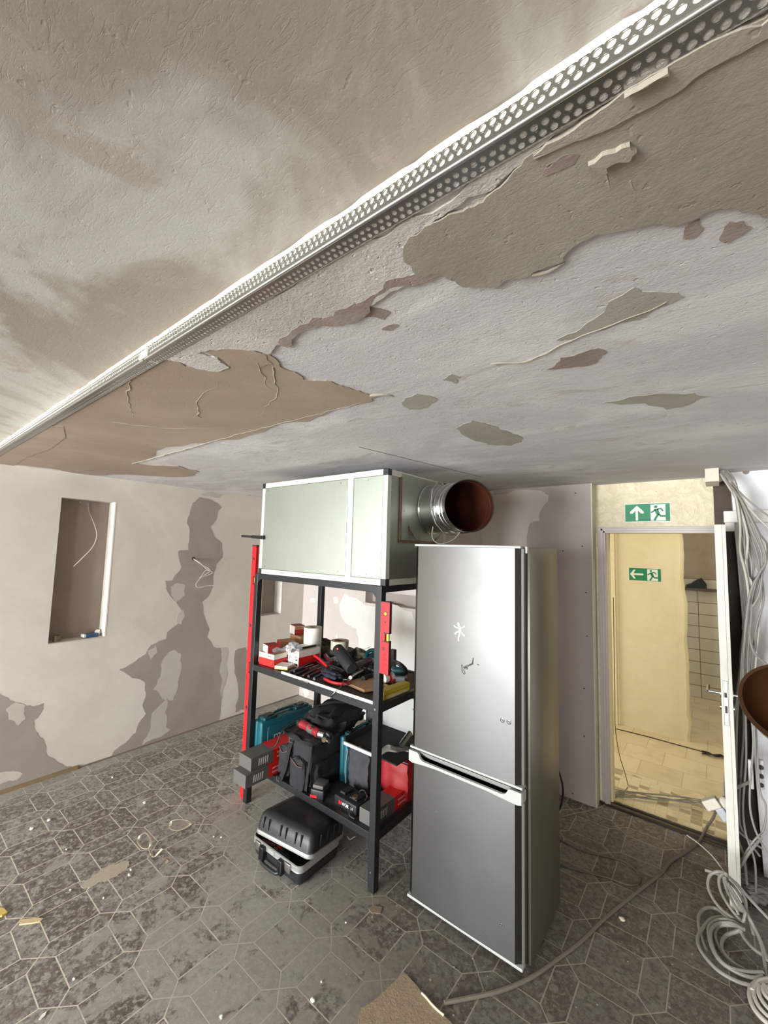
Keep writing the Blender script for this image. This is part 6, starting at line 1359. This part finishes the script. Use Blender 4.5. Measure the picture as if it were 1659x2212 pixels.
# ------------------------------------------------------------------ wall cables and niche contents
g = MB(); g.tube([gx(x / 2.764, 960 + y / 2.764, X) for x, y, X in [(525, 352, -4.09), (530, 400, -4.085), (560, 470, -4.03), (578, 540, -3.99), (555, 610, -3.98), (490, 680, -3.99), (440, 728, -4.02)]], .0035, 8); single(g, 'niche_cable', M_cable_w, 'white cable hanging in the tall wall niche', 'cable', smooth=True)
t = thing('wall_cable_tails', 'white cable tails sticking out of a hole in the left wall', 'cable', gx(1155 / 2.764, 960 + 680 / 2.764, XL)); ZL = lambda x, y, X: gx(x / 2.764, 960 + y / 2.764, X)
p = ZL(1155, 682, XL); g = MB(); g.cyl((XL + .0005, p.y, p.z), (XL + .0025, p.y, p.z), .016, seg=16); g.build('wall_hole', M_darkgap, t)
for L in ([(1155, 682, XL), (1190, 705, -3.92), (1235, 745, -3.86), (1268, 765, -3.84), (1230, 785, -3.86), (1185, 795, -3.88)], [(1155, 684, XL), (1200, 715, -3.91), (1245, 740, -3.86), (1250, 760, -3.85), (1200, 795, -3.87), (1170, 835, -3.88), (1185, 855, -3.87), (1230, 845, -3.85), (1280, 842, -3.83)], [(1157, 684, XL), (1210, 722, -3.9), (1255, 752, -3.85), (1225, 755, -3.86), (1195, 800, -3.87)]):
    g = MB(); g.tube([ZL(*q) for q in L], .003, 6); g.build('tail', M_cable_w, t, smooth=True)
p = gx(338 / 2.764, 960 + 1172 / 2.764, -4.03); t = thing('tape_roll', 'small brown tape roll standing on the niche sill', 'tape', (-4.035, p.y, 1.003))
g = MB(); g.lathe([(.016, 0), (.026, 0), (.026, .045), (.016, .045), (.016, 0)], seg=28); g.build('wound_tape', mat('brown_tape', srgb(120, 106, 84), .3, var=.2), t, smooth=True, world=False)
p = gx(540 / 2.764, 960 + 1140 / 2.764, -4.04); t = thing('blue_pack', 'small blue and white pack lying on the niche sill', 'pack', (-4.04, p.y, 1.003), (0, 0, .1))
g = MB(); rbox(g, (-.03, -.045, 0), (.03, .05, .028), .006); g.build('blue_body', mat('pack_blue', srgb(60, 92, 130), .4), t, world=False)
g = MB(); rbox(g, (-.031, -.060, .004), (.028, -.04, .03), .005); g.build('white_end', M_white, t, world=False)
p2 = p.y + .055; t = thing('crumpled_tissue', 'crumpled white paper behind the blue pack', 'paper', (-4.06, p2, 1.003)); g = MB(); g.blob((-4.06, p2, 1.028), (.02, .02, .024), 4, .5, 3, 3); g.build('paper', M_paper, t, smooth=True)
g = MB(); g.tube([ZL(480, 345, -4.0), ZL(500, 352, -4.02), ZL(515, 358, -4.03), ZL(530, 350, -4.02), ZL(510, 343, -4.0)], .003, 6); single(g, 'wire_loop', M_cable, 'small dark wire loop at the top of the wall niche', 'wire', smooth=True)

# ------------------------------------------------------------------ floor debris
zd = zz(0, 1650, 2.37)
def shaving(label, pts, w, m, name='wood_shaving', lift=.004):
    g = MB(); g.ribbon([gz(*zd(x, y), lift + dz) for x, y, dz in [(p + (0,))[:3] for p in pts]], w, (0, 0.3, 1), .0012); return single(g, name, m, label, 'shaving')
M_shav = mat('pale_tape', srgb(206, 192, 166), .7, var=.1)
M_shav2 = mat('brownish_tape', srgb(150, 122, 92), .7, var=.2)
shaving('curled strip of masking tape with a loop in the middle of the floor', [(745, 352, .03), (715, 370, .03), (708, 400, .01), (735, 432, 0), (765, 425, .01), (772, 380, .035), (750, 352, .04)], .012, M_shav, 'tape_curl')
shaving('pale straight scrap of tape joined to the looped curl', [(768, 425, .01), (772, 450, .0), (790, 475, .0), (830, 435, .02)], .014, M_shav, 'tape_curl')
shaving('brown ring of tape nearer the shelf', [(870, 320, .0), (880, 292, .02), (920, 285, .03), (965, 290, .02), (975, 310, 0), (930, 336, 0), (885, 336, .005), (870, 320, .01)], .014, M_shav, 'tape_curl')
shaving('small crumpled tape piece near the looped curl', [(835, 500, .0), (850, 485, .02), (862, 490, .01), (850, 510, .0)], .012, M_shav2, 'tape_curl')
M_yw = mat('yellow_wood', srgb(206, 178, 92), .7, var=.1); M_pw = mat('pale_wood', srgb(204, 180, 140), .8, var=.15, vs=40)
def flat(label, pts, m, name, cat, h=.006, f=zd, seed=0):
    P = [gz(*f(x, y), 0) for x, y in pts]; P2 = jag([(p.x, p.y) for p in P], .05, 3, seed, .02); g = MB(); g.prism([(a, b, .0006) for a, b in P2], (0, 0, h)); return single(g, name, m, label, cat)
flat('pale splinter of wood on the floor at the left', [(98, 828), (104, 805), (170, 795), (222, 798), (205, 812), (150, 822)], M_pw, 'wood_splinter', 'wood', .006)
flat('yellow wood chip at the left edge of the floor', [(-30, 745), (20, 748), (38, 768), (10, 785), (-30, 790)], M_yw, 'wood_chip', 'wood', .008)
flat('white feather-like chip near the bottom left', [(198, 1310), (215, 1285), (240, 1268), (230, 1292), (208, 1312)], M_paper, 'paint_chip', 'chip', .002)
flat('patch of spilled pale plaster on the vinyl floor', [(412, 628), (440, 598), (500, 560), (560, 520), (620, 500), (660, 508), (650, 540), (600, 575), (540, 600), (470, 632), (430, 640)], P_backl, 'plaster_spill', 'plaster', .002, seed=3) if False else None
ps = MB(); P = [gz(*zd(x, y), 0) for x, y in [(412, 628), (440, 598), (500, 560), (560, 520), (620, 500), (660, 508), (650, 540), (600, 575), (540, 600), (470, 632), (430, 640)]]; P2 = jag([(p.x, p.y) for p in P], .22, 3, 5, .01)
ps.prism([(a, b, .0004) for a, b in P2], (0, 0, .0016)); single(ps, 'plaster_spill', mat('plaster_spill', srgb(176, 164, 148), .9, var=.15, vs=60), 'pale spill of dried plaster on the floor between tape curl and lower left', 'plaster spill')
# crumbs: individual lumps
rdc = random.Random(9); CR = [(250, 293, .012), (160, 338, .013), (740, 203, .012), (662, 572, .008), (670, 545, .007), (360, 648, .006), (378, 1105, .006), (530, 690, .006), (1132, 378, .006), (1132, 1300, .008), (1600, 1215, .010), (575, 72, .008), (1095, 375, .006), (340, 440, .006)]
for k, (x, y, r) in enumerate(CR):
    p = gz(*zd(x, y), 0); g = MB(); g.blob((p.x, p.y, r * .55), (r, r * .8, r * .6), k, .5, 2, 2); single(g, 'plaster_crumb', M_paper, 'small white plaster crumb lying on the open floor', 'crumb', 'white plaster crumbs on the floor')
zb = zz(600, 1800, 2.074)
for k, (x, y, r, m) in enumerate([(158, 755, .009, M_paper), (305, 402, .005, M_paper), (196, 668, .005, M_paper), (1543, 390, .014, mat('crumb_beige', srgb(176, 162, 140), .9))]):
    p = gz(*zb(x, y), 0); g = MB(); g.blob((p.x, p.y, r * .5), (r, r * .8, r * .55), k, .5, 2, 2); single(g, 'plaster_crumb', m, 'pale crumb on the floor around the fridge', 'crumb', 'pale crumbs around the fridge')
# torn sheet of brown underlay at the bottom
flat('torn piece of tan underlay lying in front of the fridge', [(360, 870), (370, 790), (565, 627), (650, 725), (700, 780), (790, 870), (760, 960), (330, 960)], mat('tan_underlay', srgb(156, 138, 112), .9, var=.22, vs=25, bmp=.6, bs=90), 'underlay_piece', 'underlay', .005, zb, 2)
flat('small flat scrap near the right front shelf foot', [(405, 340), (430, 325), (468, 335), (460, 362), (420, 360)], mat('beige_scrap', srgb(132, 118, 98), .9), 'card_scrap', 'scrap', .003, zb, 3)
g = MB(); P = [gz(*zb(x, y), .008) for x, y in [(645, 715), (665, 735), (690, 765), (720, 795), (745, 815)]]; g.tube(P, .0045, 6); single(g, 'edge_curl', M_shav, 'pale curled rim along the underlay piece', 'scrap', smooth=True)
